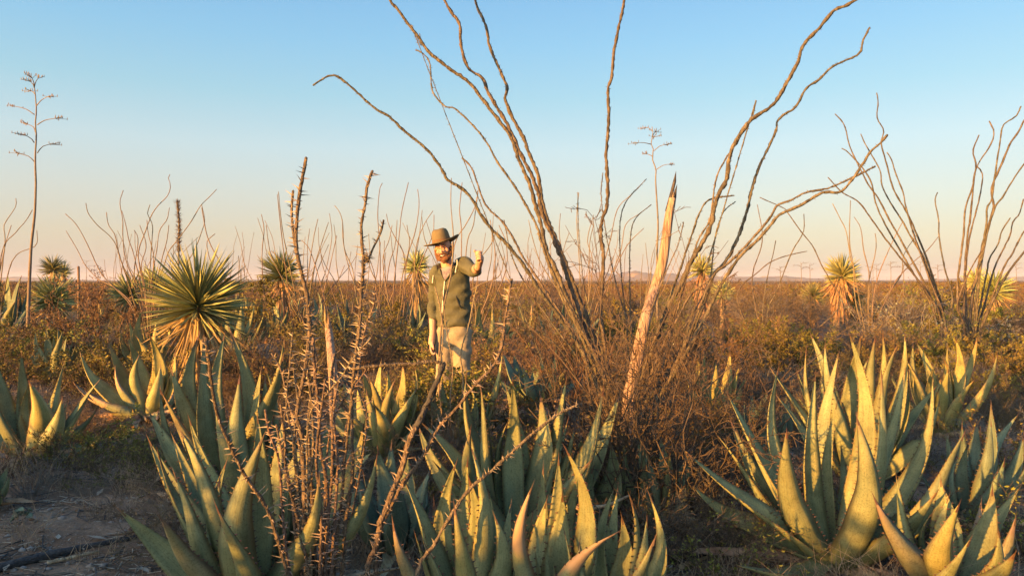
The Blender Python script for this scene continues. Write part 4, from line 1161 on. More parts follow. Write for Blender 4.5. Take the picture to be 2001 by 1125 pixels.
agave('tall agave with a long curved leaf behind the large left one', 462, 1000, [
    (358, 666, 0.1, 44, 0.04), (341, 722, -0.05, 46, 0.04), (407, 661, 0.0, 36, 0.02), (435, 657, 0.15, 40, 0.02), (450, 640, 0.2, 34, 0.0), (583, 679, -0.05, 52, -0.13), (572, 706, -0.15, 46, -0.10), (317, 761, -0.2, 40, 0.04, 'agave_red'), (410, 812, -0.25, 40, 0.05), (470, 750, -0.2, 42, 0.03), (300, 800, 0.1, 38, 0.06), (520, 740, 0.3, 40, 0.06)], fill=6, dead=4, w0=42)
a11 = agave('orange lit agave with dried lower leaves and a heap of dead ones at its foot', 290, 822, [
    (147, 705, 0.05, 36, 0.02, 'agave_lit_yellow'), (207, 666, 0.1, 32, 0.04), (241, 661, 0.15, 28, 0.02), (293, 653, 0.1, 32, 0.05), (319, 718, -0.1, 28, 0.04), (165, 772, -0.25, 38, 0.05, 'agave_half'), (140, 765, 0.1, 32, 0.02, 'agave_half'), (400, 770, 0.1, 32, 0.06, 'agave_half'), (190, 800, -0.3, 34, -0.03, 'agave_half'), (351, 748, 0.0, 34, 0.06, 'agave_half'), (213, 725, -0.2, 30, 0.02, 'agave_half'), (340, 690, 0.2, 32, 0.04), (262, 700, -0.15, 28, 0.02), (345, 800, -0.25, 32, 0.06, 'agave_half')], fill=8, dead=26, w0=34, mats='agave_lit_yellow')
agave('agave at the left edge half in shade with one leaf coloured sunlit yellow', 62, 915, [
    (-6, 705, 0.05, 36, 0.04), (37, 692, 0.1, 30, 0.02), (58, 750, -0.2, 40, 0.02, 'agave_lit_yellow'), (123, 711, 0.1, 42, 0.04), (123, 782, -0.15, 36, 0.05), (183, 741, 0.15, 34, 0.04), (198, 804, 0.25, 32, 0.06), (211, 856, 0.0, 38, 0.06), (-20, 760, -0.1, 36, 0.05), (-50, 800, 0.1, 36, 0.06)], fill=6, dead=3, w0=34)
agave('low agave leaf cluster at the left picture edge in shade', -30, 1010, [(22, 930, 0.0, 26, 0.05), (-10, 900, 0.0, 28, 0.04), (-80, 890, 0.1, 28, 0.05), (0, 960, -0.2, 26, 0.08), (-60, 870, 0.15, 28, 0.03)], fill=4, dead=2, w0=26)
agave('bushy agave of many yellow blades in the middle beneath the snapped cane', 745, 905, [
    (655, 782, 0.0, 34, 0.06), (695, 756, -0.1, 32, 0.03), (702, 726, 0.1, 34, 0.03), (726, 735, -0.15, 34, 0.02), (745, 705, 0.1, 26, 0.0), (795, 713, 0.1, 32, 0.05), (827, 722, 0.15, 28, 0.06), (644, 821, -0.1, 30, 0.06), (770, 745, -0.15, 28, 0.04), (680, 800, -0.3, 30, 0.05), (850, 775, 0.0, 30, 0.06), (672, 740, 0.25, 30, 0.04), (710, 770, -0.2, 34, 0.03), (760, 725, 0.2, 30, 0.02), (640, 790, 0.15, 30, 0.05), (735, 790, -0.3, 34, 0.04), (815, 760, -0.1, 30, 0.05)], fill=12, dead=3, w0=30, mats='agave_lit_yellow')
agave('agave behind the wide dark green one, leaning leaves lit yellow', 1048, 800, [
    (1109, 722, -0.1, 26, 0.08, 'agave_lit_yellow'), (1094, 683, 0.1, 26, 0.05, 'agave_lit_yellow'), (1063, 692, 0.1, 24, 0.03), (986, 687, 0.1, 26, 0.06), (1005, 690, 0.2, 24, 0.05), (1020, 715, -0.2, 24, 0.03), (970, 740, 0.0, 26, 0.06), (1130, 745, 0.1, 24, 0.07)], fill=8, dead=3, w0=25, mats='agave_blue')
agave('faded yellow agave with thin leaves behind the man in dry brush', 1030, 668, [
    (1037, 590, 0.0, 18, 0.02, 'agave_half'), (1000, 605, 0.1, 14, 0.04), (1015, 595, 0.2, 14, 0.03), (1060, 610, 0.1, 16, 0.05), (985, 625, 0.0, 14, 0.06), (1075, 640, 0.0, 16, 0.06), (1050, 620, -0.3, 16, 0.04), (1010, 630, -0.3, 14, 0.05)], fill=12, dead=6, w0=14, mats='agave_lit_yellow', teeth=False, n=9)
agave('small bright agave in front of the orange skirted yucca', 182, 646, [
    (152, 607, 0.0, 12, 0.05), (165, 597, 0.1, 11, 0.04), (181, 591, 0.0, 11, 0.02), (205, 599, 0.1, 12, 0.05), (193, 592, 0.2, 11, 0.03), (150, 625, 0.0, 12, 0.06), (210, 625, 0.0, 12, 0.06)], fill=8, dead=6, w0=11, mats='agave_lit_yellow', teeth=False, n=9)
agave('agave with yellow lit leaves crowded against the big round yucca', 296, 738, [
    (266, 611, 0.05, 26, 0.04), (249, 630, 0.15, 22, 0.05), (306, 618, 0.0, 24, 0.02), (230, 642, 0.1, 24, 0.06), (335, 640, 0.2, 24, 0.04), (270, 655, -0.2, 22, 0.03), (325, 660, -0.1, 22, 0.06)], fill=6, dead=4, w0=22, mats='agave_lit_yellow', n=10)
agave('dark bluish agave at the left edge under the tall branched stalk', 14, 672, [
    (-8, 548, 0.0, 22, 0.03), (19, 534, 0.1, 20, 0.0), (36, 537, 0.1, 20, 0.03), (53, 560, 0.1, 18, 0.05), (-30, 560, 0.1, 22, 0.05), (30, 590, -0.3, 20, 0.02, 'agave_lit_yellow'), (60, 590, -0.1, 18, 0.07)], fill=8, dead=3, w0=19, mats='agave_blue', teeth=False, n=9)
agave('shaded small agave below the orange skirted yucca', 112, 748, [
    (66, 652, 0.0, 18, 0.05), (88, 640, 0.1, 18, 0.03), (118, 636, 0.0, 20, 0.0), (124, 652, -0.2, 20, 0.02), (150, 668, 0.1, 18, 0.06), (60, 690, 0.0, 18, 0.06), (170, 700, 0.0, 18, 0.06)], fill=8, dead=3, w0=18, mats='agave', teeth=False, n=10)
agave('bluish agave rosette far behind the thorny canes', 628, 668, [(600, 600, 0, 16, .05), (615, 578, .1, 14, .03), (632, 570, 0, 15, 0), (648, 585, .1, 16, .04), (660, 612, 0, 15, .06)], fill=9, dead=2, w0=15, mats='agave_blue', teeth=False, n=9)
agave('bluish agave rosette behind the hanging arm of the man', 805, 660, [(780, 600, 0, 13, .05), (795, 588, .1, 12, .03), (806, 585, 0, 13, 0), (820, 592, .1, 12, .04), (832, 610, 0, 13, .06)], fill=9, dead=2, w0=12, mats='agave_blue', teeth=False, n=9)
agave('yellow agave showing through the brown twigs right of the stump', 1400, 822, [
    (1374, 687, 0.1, 24, 0.03), (1355, 700, 0.2, 22, 0.05), (1425, 690, 0.1, 22, 0.05), (1445, 715, 0.0, 24, 0.06), (1400, 710, -0.2, 24, 0.02), (1350, 760, -0.1, 24, 0.06), (1455, 760, -0.1, 24, 0.07)], fill=8, dead=3, w0=23, mats='agave_lit_yellow')
agave('small agave half buried in the shade under the brown twiggy bush', 1290, 1030, [(1215, 870, 0, 36, .06), (1240, 850, .2, 34, .04), (1290, 860, .3, 34, .02), (1180, 900, 0, 36, .07), (1345, 880, .2, 34, .06)], fill=3, dead=3, w0=34)
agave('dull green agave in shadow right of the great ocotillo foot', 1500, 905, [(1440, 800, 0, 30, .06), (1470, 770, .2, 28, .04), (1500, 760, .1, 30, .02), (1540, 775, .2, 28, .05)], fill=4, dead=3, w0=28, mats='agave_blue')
agave('low agave in the dark gap behind the left front agaves', 620, 985, [(560, 850, 0, 36, .06), (600, 830, .2, 34, .04), (640, 820, .1, 36, .02), (700, 850, .2, 34, .05), (720, 880, 0, 34, .06)], fill=5, dead=4, w0=34)
agave('small bluish seedling agave on the bare ground at the left', 42, 1045, [(25, 1000, 0, 12, .05), (35, 992, .05, 11, .03), (45, 990, 0, 12, 0), (55, 998, .05, 11, .04), (62, 1012, 0, 12, .06), (20, 1020, 0, 11, .06)], fill=5, dead=2, w0=11, mats='agave_blue', teeth=False, n=9)
agave('leaning agave whose yellow leaves rise before the shins of the man', 905, 885, [
    (838, 770, 0.0, 32, 0.06), (862, 745, 0.1, 30, 0.04), (895, 740, 0.15, 28, 0.02), (930, 750, 0.0, 30, 0.04), (965, 775, 0.05, 32, 0.06), (985, 690, 0.1, 26, 0.08, 'agave_lit_yellow'), (815, 800, -0.1, 30, 0.07), (900, 790, -0.25, 32, 0.04, 'agave_lit_yellow'), (960, 830, -0.2, 30, 0.08)], fill=8, dead=4, w0=30)
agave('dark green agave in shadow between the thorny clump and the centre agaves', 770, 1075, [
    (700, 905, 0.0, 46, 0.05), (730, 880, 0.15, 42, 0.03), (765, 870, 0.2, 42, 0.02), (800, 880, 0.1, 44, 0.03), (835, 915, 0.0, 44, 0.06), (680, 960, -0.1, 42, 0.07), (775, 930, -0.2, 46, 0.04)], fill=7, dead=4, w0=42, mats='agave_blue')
agave('half hidden green agave right of the centre agaves under the dead bush', 1150, 1040, [
    (1100, 880, 0.0, 44, 0.05), (1135, 850, 0.15, 42, 0.03), (1165, 845, 0.1, 42, 0.02), (1200, 870, 0.0, 44, 0.05), (1230, 910, 0.0, 42, 0.07), (1160, 920, -0.2, 44, 0.04)], fill=6, dead=4, w0=40)
# further rosettes scattered over the middle distance
far_ag = [(455, 700, 'pale agave beside the sparse ocotillo'), (520, 672, 'dusty agave in front of the yellow green yucca'), (690, 700, 'dusty agave between the thorny clump and the man'), (940, 706, 'dusty agave right of the trousers of the man'), (1110, 700, 'pale agave left of the great ocotillo'), (560, 640, 'far agave below the yellow green yucca'), (470, 655, 'far agave right of the big round yucca')]
for px, py, lb in far_ag:
    s = (py - 548) / 150 * 46
    agave(lb, px, py, [(px + s * 1.5 * math.cos(a), py - s * (1.2 + 1.3 * math.sin(a)), RX.uniform(-0.2, 0.2), s * 0.42, 0.05) for a in (0.1, 0.5, 0.9, 1.3, 1.7, 2.1, 2.6, 3.0)], fill=7, dead=3, w0=s * 0.4, mats=RX.choice(['agave', 'agave_lit_yellow', 'agave_blue']), teeth=False, n=9)

# ------------------------------------------------------------------ brush
def variants(n, mats, **kw):
    out = []
    for _ in range(n):
        k = dict(kw)
        out.append(shrub_mb(**k).mesh('brush', mats))
    return out


VAR = {
    'creosote': variants(5, [M['twig_brown'], M['creosote']], stems=15, H=0.85, tilt=0.95, levels=2, nseg=5, kids=1.6, rad=0.008, leaf=2.4, leafsize=0.034, kidlen=0.45),
    'rust': variants(4, [M['twig_red'], M['rust_leaf']], stems=18, H=0.8, tilt=1.0, levels=2, nseg=5, kids=1.9, rad=0.008, leaf=0.8, leafsize=0.032, kidlen=0.5, w=0.22),
    'twiggy': variants(5, [M['twig_brown'], M['rust_leaf']], stems=20, H=0.8, tilt=1.0, levels=2, nseg=5, kids=2.0, rad=0.008, leaf=0.12, leafsize=0.03, kidlen=0.5, w=0.24, kidang=0.9),
    'bare': variants(4, [M['twig_grey'], M['rust_leaf']], stems=20, H=0.85, tilt=0.9, levels=2, nseg=5, kids=2.0, rad=0.008, kidlen=0.5, w=0.24, kidang=0.9),
    'dark': variants(3, [M['twig_dark'], M['creosote']], stems=20, H=0.7, tilt=1.1, levels=2, nseg=5, kids=1.8, rad=0.008, leaf=0.5, leafsize=0.03, kidlen=0.5, w=0.22, kidang=0.9),
    'sage': variants(3, [M['twig_grey'], M['sage']], stems=26, H=0.6, tilt=1.2, levels=2, nseg=4, kids=1.3, rad=0.005, leaf=0.8, leafsize=0.024, kidlen=0.5, base_r=0.15),
    'grassy': variants(3, [M['twig_grey'], M['grass']], stems=110, H=0.55, tilt=0.75, levels=0, nseg=4, rad=0.0032, w=0.10, base_r=0.22, lift=-0.03),
}
NAMES = {'bare': ('bare_shrub', 'shrub'), 'creosote': ('creosote_bush', 'bush'), 'rust': ('desert_bush', 'bush'), 'twiggy': ('twiggy_shrub', 'shrub'), 'dark': ('dark_shrub', 'shrub'), 'sage': ('sage_bush', 'bush'), 'grassy': ('grass_clump', 'grass clump')}


def bush(kind, px, py, hpx, label, group=None, w=1.0, Y=None):
    Y = Y or ydist(py)
    b = at(px, 548, Y); b[2] = float(gz(b[0], b[1]))
    o = link(NAMES[kind][0], RX.choice(VAR[kind]), None, b)
    s = hpx * Y / FPX / 0.85
    o.scale = (s * w, s * w, s)
    o.rotation_euler = (0, 0, RX.uniform(0, 6.28))
    tag(o, label, NAMES[kind][1], group)
    return o


big_b = shrub_mb(stems=46, H=0.98, tilt=0.62, levels=3, nseg=6, kids=1.05, rad=0.0085, w=0.26, base_r=0.26, kidlen=0.48, kidang=0.95, thorn=0.3, lift=0.03)
b_ = at(1268, 548, 4.15); b_[2] = float(gz(b_[0], b_[1]))
tag(big_b.build('twiggy_shrub', [M['twig_dark'], M['rust_leaf']], None, b_), 'big dense dead brown bush of tangled twigs before the splintered stump', 'shrub')
s2 = shrub_mb(stems=26, H=1.7, tilt=0.36, levels=3, nseg=7, kids=0.75, rad=0.007, w=0.22, base_r=0.16, kidlen=0.4, kidang=0.8, thorn=0.5)
b_ = at(1262, 548, 5.0); b_[2] = float(gz(b_[0], b_[1]))
tag(s2.build('thorny_shrub', [M['twig_brown'], M['rust_leaf']], None, b_), 'tall loose reddish thorn bush whose twigs reach up along the splintered stump', 'shrub')
s3 = shrub_mb(stems=24, H=1.0, tilt=0.7, levels=3, nseg=6, kids=0.9, rad=0.007, w=0.25, base_r=0.2, kidlen=0.45, kidang=0.9, thorn=0.4)
b_ = at(1425, 548, 5.6); b_[2] = float(gz(b_[0], b_[1]))
tag(s3.build('thorny_shrub', [M['twig_red'], M['rust_leaf']], None, b_), 'brown thorn bush in front of the right hand canes of the great ocotillo', 'shrub')
s4 = shrub_mb(stems=30, H=0.95, tilt=0.5, levels=2, nseg=6, kids=0.8, rad=0.008, w=0.14, base_r=0.2, kidlen=0.45, kidang=0.6)
b_ = at(1130, 548, 6.6); b_[2] = float(gz(b_[0], b_[1]))
tag(s4.build('thorny_shrub', [M['twig_red'], M['rust_leaf']], None, b_), 'stiff reddish brush at the left foot of the great ocotillo', 'shrub')

hand = [
    ('creosote', 1570, 720, 80, 'golden creosote bush before the low round yucca'), ('creosote', 1650, 700, 70, 'golden creosote bush at the foot of the thick trunked yucca'), ('creosote', 1985, 705, 90, 'golden creosote bush at the right edge below the forking ocotillo'), ('dark', 1615, 760, 90, 'dark shaded bush behind the upright pointed agave'),
    ('twiggy', 905, 868, 150, 'brown twiggy bush hiding the shins of the man'), ('grassy', 890, 905, 150, 'dry grass clump before the shins of the man'), ('twiggy', 850, 905, 130, 'brown tangle below the snapped dark cane'),
    ('creosote', 36, 700, 84, 'orange lit creosote bush at the left edge under the branched stalk'), ('creosote', 70, 732, 48, 'dark olive creosote bush in front of the orange skirted yucca'),
    ('dark', 185, 715, 75, 'dark bush in front of the small bright agave'), ('creosote', 222, 700, 44, 'olive creosote bush between the two skirted yuccas'),
    ('dark', 158, 775, 90, 'dark bush in the gap left of the orange lit agave'), ('creosote', 20, 770, 100, 'dark creosote bush behind the left edge agave'),
    ('twiggy', 505, 745, 120, 'brown twiggy bush right of the big round yucca'), ('dark', 545, 775, 130, 'dark bush behind the long curved agave leaf'),
    ('twiggy', 470, 690, 85, 'brown brush behind the big round yucca on its shaded side'), ('twiggy', 700, 740, 130, 'brown twiggy brush behind the thorny clump'),
    ('creosote', 748, 700, 110, 'yellow green bush standing between thorny clump and man'), ('twiggy', 795, 730, 110, 'brown twigs at the hanging hand of the man'),
    ('creosote', 866, 872, 165, 'sprigs of creosote in front of the trousers of the man'), ('creosote', 822, 880, 150, 'yellow creosote bush above the bushy yellow agave'),
    ('creosote', 950, 862, 150, 'creosote bush beside the knees of the man'), ('twiggy', 985, 770, 150, 'brown brush right of the man'),
    ('twiggy', 930, 720, 100, 'brown brush behind the man'), ('rust', 1060, 740, 120, 'rusty brush behind the leaning yellow agave'),
    ('creosote', 1600, 735, 100, 'orange creosote bush behind the great spreading agave'), ('rust', 1530, 720, 110, 'rusty bush right of the brown thorn bush'),
    ('creosote', 1480, 750, 120, 'orange bush right of the yellow agave in twigs'), ('creosote', 1690, 745, 90, 'orange creosote bush behind the upright leaves at the right'),
    ('creosote', 1790, 730, 100, 'orange creosote bush at the foot of the leaning ocotillo'), ('creosote', 1870, 740, 105, 'dense orange creosote bush below the forking ocotillo'),
    ('creosote', 1955, 750, 100, 'orange creosote bush at the right edge'), ('creosote', 1925, 790, 100, 'golden bush behind the yellow lit agave'), ('rust', 1740, 730, 100, 'rusty bush left of the leaning ocotillo'),
    ('grassy', 1765, 860, 120, 'grey dry grass clump behind the great spreading agave'), ('grassy', 1930, 905, 130, 'grey dry grass clump beside the bluish agave'),
    ('sage', 1975, 880, 120, 'bluish sage bush at the right edge'), ('dark', 1985, 960, 160, 'dark leafy bush at the right edge before the sage'), ('grassy', 1500, 850, 110, 'grey grass clump left of the great spreading agave'),
    ('dark', 150, 935, 110, 'dark low bush under the left edge agave'), ('dark', 215, 960, 100, 'dark dry bush on the bare ground left of the large agave'), ('grassy', 105, 960, 110, 'dry grass clump under the left edge agave'), ('grassy', 60, 985, 100, 'dry grass clump at the edge of the bare ground'),
    ('grassy', 175, 985, 80, 'thin dry grass clump on the bare ground'), ('grassy', 800, 1010, 130, 'dark grass clump behind the tall narrow agave'), ('grassy', 730, 1060, 150, 'dark grass clump right of the thorny clump'), ('dark', 1220, 1060, 120, 'dark tangle at the foot of the big dead bush'),
    ('grassy', 655, 900, 110, 'dry grass clump at the short broken stump'), ('dark', 1420, 940, 120, 'dark dry bush between big dead bush and great agave'), ('grassy', 1120, 860, 120, 'straw grass clump at the great ocotillo'), ('rust', 1360, 760, 140, 'rusty brush behind the splintered stump'),
    ('twiggy', 1210, 760, 120, 'grey brown brush behind the splintered stump foot'), ('twiggy', 600, 760, 120, 'brown brush behind the thorny clump at its left'), ('grassy', 545, 860, 110, 'dry grass clump behind the large left agave'), ('sage', 350, 880, 80, 'low sage bush beside the tall agave'),
]
TAKEN = []
for kind, px, py, h, lb in hand:
    o = bush(kind, px, py, h, lb, w=RX.uniform(0.95, 1.3))
    TAKEN.append((o.location.x, o.location.y, 0.3))
for o in bpy.data.objects:
    if o.parent is None and 'category' in o.keys() and o.get('category') in ('agave', 'yucca', 'ocotillo'):
        TAKEN.append((o.location.x, o.location.y, (0.85 if o['label'].startswith('orange lit agave') else 0.45) if o['category'] == 'agave' else 0.2))
TAKEN.append((-0.57, 6.9, 0.7))
# a strip of bare ground at the lower left stays open
SIGHT = [(1000.5 + FPX * o.location.x / o.location.y, o.location.y) for o in bpy.data.objects if o.parent is None and o.get('category') == 'yucca']
AUTO = []
cnt = 0
tries = 0
place_word = [(-9, 330, 'on the left plain'), (330, 560, 'round the big yucca'), (560, 1010, 'behind the man and the thorny canes'), (1010, 1450, 'behind the great ocotillo'), (1450, 3000, 'on the right hand plain')]
kind_word = {'bare': 'bare grey twiggy bush', 'creosote': 'olive creosote bush', 'rust': 'rusty leaved bush', 'twiggy': 'brown twiggy bush', 'dark': 'dark low bush', 'sage': 'grey sage bush', 'grassy': 'dry grass clump'}
while cnt < 430 and tries < 20000:
    tries += 1
    Y = 7.6 + 22 * RX.random() ** 0.8
    px = RX.uniform(-25, 2025)
    x = (px - 1000.5) / FPX * Y
    if any((x - a) ** 2 + (Y - c) ** 2 < (r_ + 0.16) ** 2 for a, c, r_ in TAKEN):
        continue
    if px < 1000:
        kind = RX.choices(['creosote', 'twiggy', 'dark', 'rust', 'sage', 'grassy', 'bare'], [5, 3, 2.5, 1.5, 1.4, 2.6, 3])[0]
    else:
        kind = RX.choices(['creosote', 'twiggy', 'dark', 'rust', 'sage', 'grassy', 'bare'], [4, 3.5, 2, 2.5, 1.2, 2.6, 3.5])[0]
    hid = any(abs(px - a) < 45 and c - 8 < Y < c + 0.3 for a, c in SIGHT)
    if hid and RX.random() < 0.75:
        continue
    hm = (RX.uniform(0.5, 0.92) if RX.random() < 0.9 or Y < 12 else RX.uniform(1.1, 1.6)) * (0.5 if hid else 1) * (0.8 if Y < 10 else 1)
    pw = [w for a, b, w in place_word if a <= max(px, 0) < b][0]
    lb = kind_word[kind] + ' ' + pw
    AUTO.append((bush(kind, px, 548 + CAMZ * FPX / Y, hm * FPX / Y, lb, group=lb.replace('bush', 'bushes').replace('clump', 'clumps'), w=RX.uniform(1.0, 1.4)), 'low' if hm < 0.55 else 'tall' if hm > 0.8 else '', kind_word[kind]))
    TAKEN.append((x, Y, 0.42 * hm / 0.8))
    cnt += 1
for _ in range(1100):                         # low dry growth between the near agaves
    Y = 3.3 + 8.2 * RX.random() ** 1.3; px = RX.uniform(-25, 2025); py = 548 + CAMZ * FPX / Y
    x = (px - 1000.5) / FPX * Y
    if (px < 330 and py > 960) or any((x - a) ** 2 + (Y - c) ** 2 < (r_ * 0.75 + 0.10) ** 2 for a, c, r_ in TAKEN):
        continue
    kind = RX.choices(['dark', 'grassy', 'twiggy', 'creosote'], [5, 2.5, 2.5, 1])[0]
    lb = 'low ' + {'dark': 'dark tangled bush', 'grassy': 'grey dry grass clump', 'twiggy': 'brown twiggy bush', 'creosote': 'creosote sprout'}[kind] + ' between the near agaves'
    hm = RX.uniform(0.22, 0.42)
    AUTO.append((bush(kind, px, py, hm * FPX / Y, lb, group=lb, w=RX.uniform(1.1, 1.6)), 'tiny' if hm < 0.28 else 'low', kind_word[kind].replace('dark low', 'dark tangled')))
    TAKEN.append((x, Y, 0.2))

# the brush beyond, too many to count, and the brush out of the picture that shades the foreground
LOW = {
    'creosote': [shrub_mb(stems=7, H=0.85, tilt=0.95, levels=1, nseg=3, kids=0.8, rad=0.014, leaf=3.0, leafsize=0.085) for _ in range(4)],
    'rust': [shrub_mb(stems=12, H=0.8, tilt=1.0, levels=1, nseg=3, kids=1.6, rad=0.011, leaf=0.9, leafsize=0.07, w=0.24) for _ in range(5)],
    'twiggy': [shrub_mb(stems=14, H=0.8, tilt=1.0, levels=1, nseg=3, kids=1.9, rad=0.011, w=0.26) for _ in range(4)],
    'tiny': [shrub_mb(stems=6, H=0.8, tilt=1.1, levels=0, nseg=2, rad=0.03, leaf=5, leafsize=0.22, leaf_from=0) for _ in range(4)],
}
MASS = MB()
MI = {'creosote': (0, 1), 'rust': (2, 3), 'twiggy': (0, 3)}


def mass(kind, x, y, s, src=None):
    mb = RX.choice(LOW[src or kind])
    v = np.concatenate(mb.V)
    a = RX.uniform(0, 6.28)
    c, q = math.cos(a), math.sin(a)
    v = v @ np.array([[c, q, 0], [-q, c, 0], [0, 0, 1]]) * np.array([s * 1.25, s * 1.25, s]) + np.array([x, y, float(gz(x, y))])
    base = MASS.n
    MASS.V.append(v); MASS.U.append(np.zeros((len(v), 2))); MASS.n += len(v)
    for f, mi, sm in mb.F:
        MASS.F.append((f + base, MI[kind][mi], sm))


for _ in range(1500):
    Y = math.sqrt(RX.uniform(27 ** 2, 75 ** 2)); x = RX.uniform(-0.80, 0.80) * Y
    mass(RX.choices(['creosote', 'rust', 'twiggy'], [3, 5, 3])[0], x, Y, RX.uniform(0.65, 1.15) if RX.random() < 0.86 else RX.uniform(1.3, 2.0))
for _ in range(2600):
    Y = math.sqrt(RX.uniform(75 ** 2, 260 ** 2)); x = RX.uniform(-0.80, 0.80) * Y
    mass(RX.choices(['creosote', 'rust'], [3, 6])[0], x, Y, RX.uniform(0.8, 1.3), 'tiny')
for _ in range(2200):
    Y = math.sqrt(RX.uniform(260 ** 2, 900 ** 2)); x = RX.uniform(-0.80, 0.80) * Y
    mass(RX.choices(['creosote', 'rust'], [3, 6])[0], x, Y, RX.uniform(0.9, 1.35), 'tiny')
LOW['shade'] = [shrub_mb(stems=16, H=0.8, tilt=0.8, levels=1, nseg=4, kids=1.3, rad=0.012, leaf=15.0, leafsize=0.052, leaf_from=0) for _ in range(4)]
sd_, nd_ = np.array([SUN_DIR.x, SUN_DIR.y]), np.array([-SUN_DIR.y, SUN_DIR.x])
for _ in range(190):                          # bank of bushes left of and behind the viewer, whose shade lies over the foreground
    cc, tt = RX.uniform(-5.4, 0.9), RX.uniform(3.2, 6.5)
    x, y = nd_ * cc + sd_ * tt
    if (y > 0.3 and abs(x) < 0.78 * y + 1.0) or math.hypot(x, y) < 1.6:
        continue
    if RX.random() < 0.15:
        cc, tt = RX.uniform(-7.0, -5.5), RX.uniform(2.9, 4.6)
        x, y = nd_ * cc + sd_ * tt
        if abs(x) < 0.78 * y + 1.0:
            continue
        mass('creosote', x, y, (0.1317 * (tt + 0.4) + RX.uniform(0.10, 0.32)) / 0.95, 'shade')
        continue
    mass('creosote', x, y, (0.1317 * (tt + 1.2) + RX.uniform(0.26, 0.55)) / 0.95, 'shade')
for _ in range(900):                          # beside and behind the camera
    r_ = math.sqrt(RX.uniform(3.4 ** 2, 24 ** 2)); a = RX.uniform(0, 6.28)
    x, y = r_ * math.sin(a), r_ * math.cos(a) + 1.0
    if y > 0.5 and abs(x) < 0.78 * y + 0.9:
        continue
    mass(RX.choices(['creosote', 'rust', 'twiggy'], [4, 3, 3])[0], x, y, RX.uniform(0.8, 1.35))
MASS.build('desert_scrub', [M['twig_brown'], M['creosote'], M['twig_red'], M['rust_leaf']], kind='stuff')

# dry grass, litter, pebbles
G = MB()
c = []
for _ in range(620):
    Y = 2.6 + 9 * RX.random() ** 1.2
    px = RX.uniform(-100, 2100)
    x = (px - 1000.5) / FPX * Y
    py = 548 + CAMZ * FPX / Y
    if px < 330 and py > 985 and RX.random() < 0.85:
        continue
    c.append((x, Y))
c = np.array(c)
k = 34
base = np.repeat(c, k, 0) + NR.normal(0, 0.075, (len(c) * k, 2))
bz = gz(base[:, 0], base[:, 1])
p0 = np.column_stack([base, bz - 0.01])
d = NR.normal(0, 0.42, (len(p0), 3)); d[:, 2] = 1
L = NR.uniform(0.06, 0.26, len(p0)) * np.repeat(NR.uniform(0.6, 1.3, len(c)), k)
d = nrm(d) * L[:, None]
p1 = p0 + d * 0.55; p2 = p0 + d + np.column_stack([NR.normal(0, 0.35, (len(p0), 2)) * L[:, None] * 0.6, -0.12 * L])
prisms(G, p0, p1, 0.0019, 0.0016); prisms(G, p1, p2, 0.0016, 0.0004)
G.build('dry_grass', M['grass'], kind='stuff')

G = MB()
n = 9000
Y = 2.4 + 7 * NR.random(n) ** 1.6
x = (NR.uniform(-120, 2120, n) - 1000.5) / FPX * Y
z = gz(x, Y)
a = NR.uniform(0, 6.28, n); L = NR.uniform(0.02, 0.13, n) * NR.random(n) ** 0.6
dd = np.column_stack([np.cos(a) * L, np.sin(a) * L, NR.uniform(-0.1, 0.18, n) * L])
p0 = np.column_stack([x, Y, z + 0.006])
prisms(G, p0, p0 + dd, NR.uniform(0.0015, 0.0042, n), NR.uniform(0.001, 0.003, n))
# curled scraps of dead leaf
m = 800
i = NR.choice(n, m)
q = p0[i] + [0, 0, 0.014]; a_ = NR.uniform(0, 6.28, m); l_ = (0.03 + 0.09 * NR.random(m) ** 2)[:, None]
d_ = np.column_stack([np.cos(a_), np.sin(a_), NR.uniform(-0.05, 0.22, m)]); s_ = np.column_stack([-np.sin(a_), np.cos(a_), NR.uniform(-0.4, 0.4, m)])
V = np.stack([q, q + d_ * l_ * 0.4 + s_ * l_ * 0.16, q + d_ * l_, q + d_ * l_ * 0.4 - s_ * l_ * 0.16 + [0, 0, 0.004]], 1).reshape(-1, 3)
k_ = np.arange(m)[:, None] * 4
G.add(V, np.concatenate([k_ + np.array([[0, 1, 2]]), k_ + np.array([[0, 2, 3]])]), 0, False)
G.build('ground_litter', M['litter'], kind='stuff')
G = MB()
n = 2600
Y = 2.4 + 5.5 * NR.random(n) ** 1.3
x = (NR.uniform(-160, 2120, n) - 1000.5) / FPX * Y
a = NR.uniform(0, 6.28, n); L = NR.uniform(0.04, 0.22, n) * NR.random(n) ** 0.7
p0 = np.column_stack([x, Y, gz(x, Y) + 0.012])
p1 = p0 + np.column_stack([np.cos(a) * L, np.sin(a) * L, NR.uniform(-0.05, 0.15, n) * L])
p2 = p1 + np.column_stack([np.cos(a + 0.5) * L, np.sin(a + 0.5) * L, NR.uniform(-0.1, 0.1, n) * L]) * 0.6
r_a = NR.uniform(0.0015, 0.005, n)
prisms(G, p0, p1, r_a, r_a * 0.8); prisms(G, p1, p2, r_a * 0.8, r_a * 0.4)
G.build('dead_twigs', M['dark_wood'], kind='stuff')

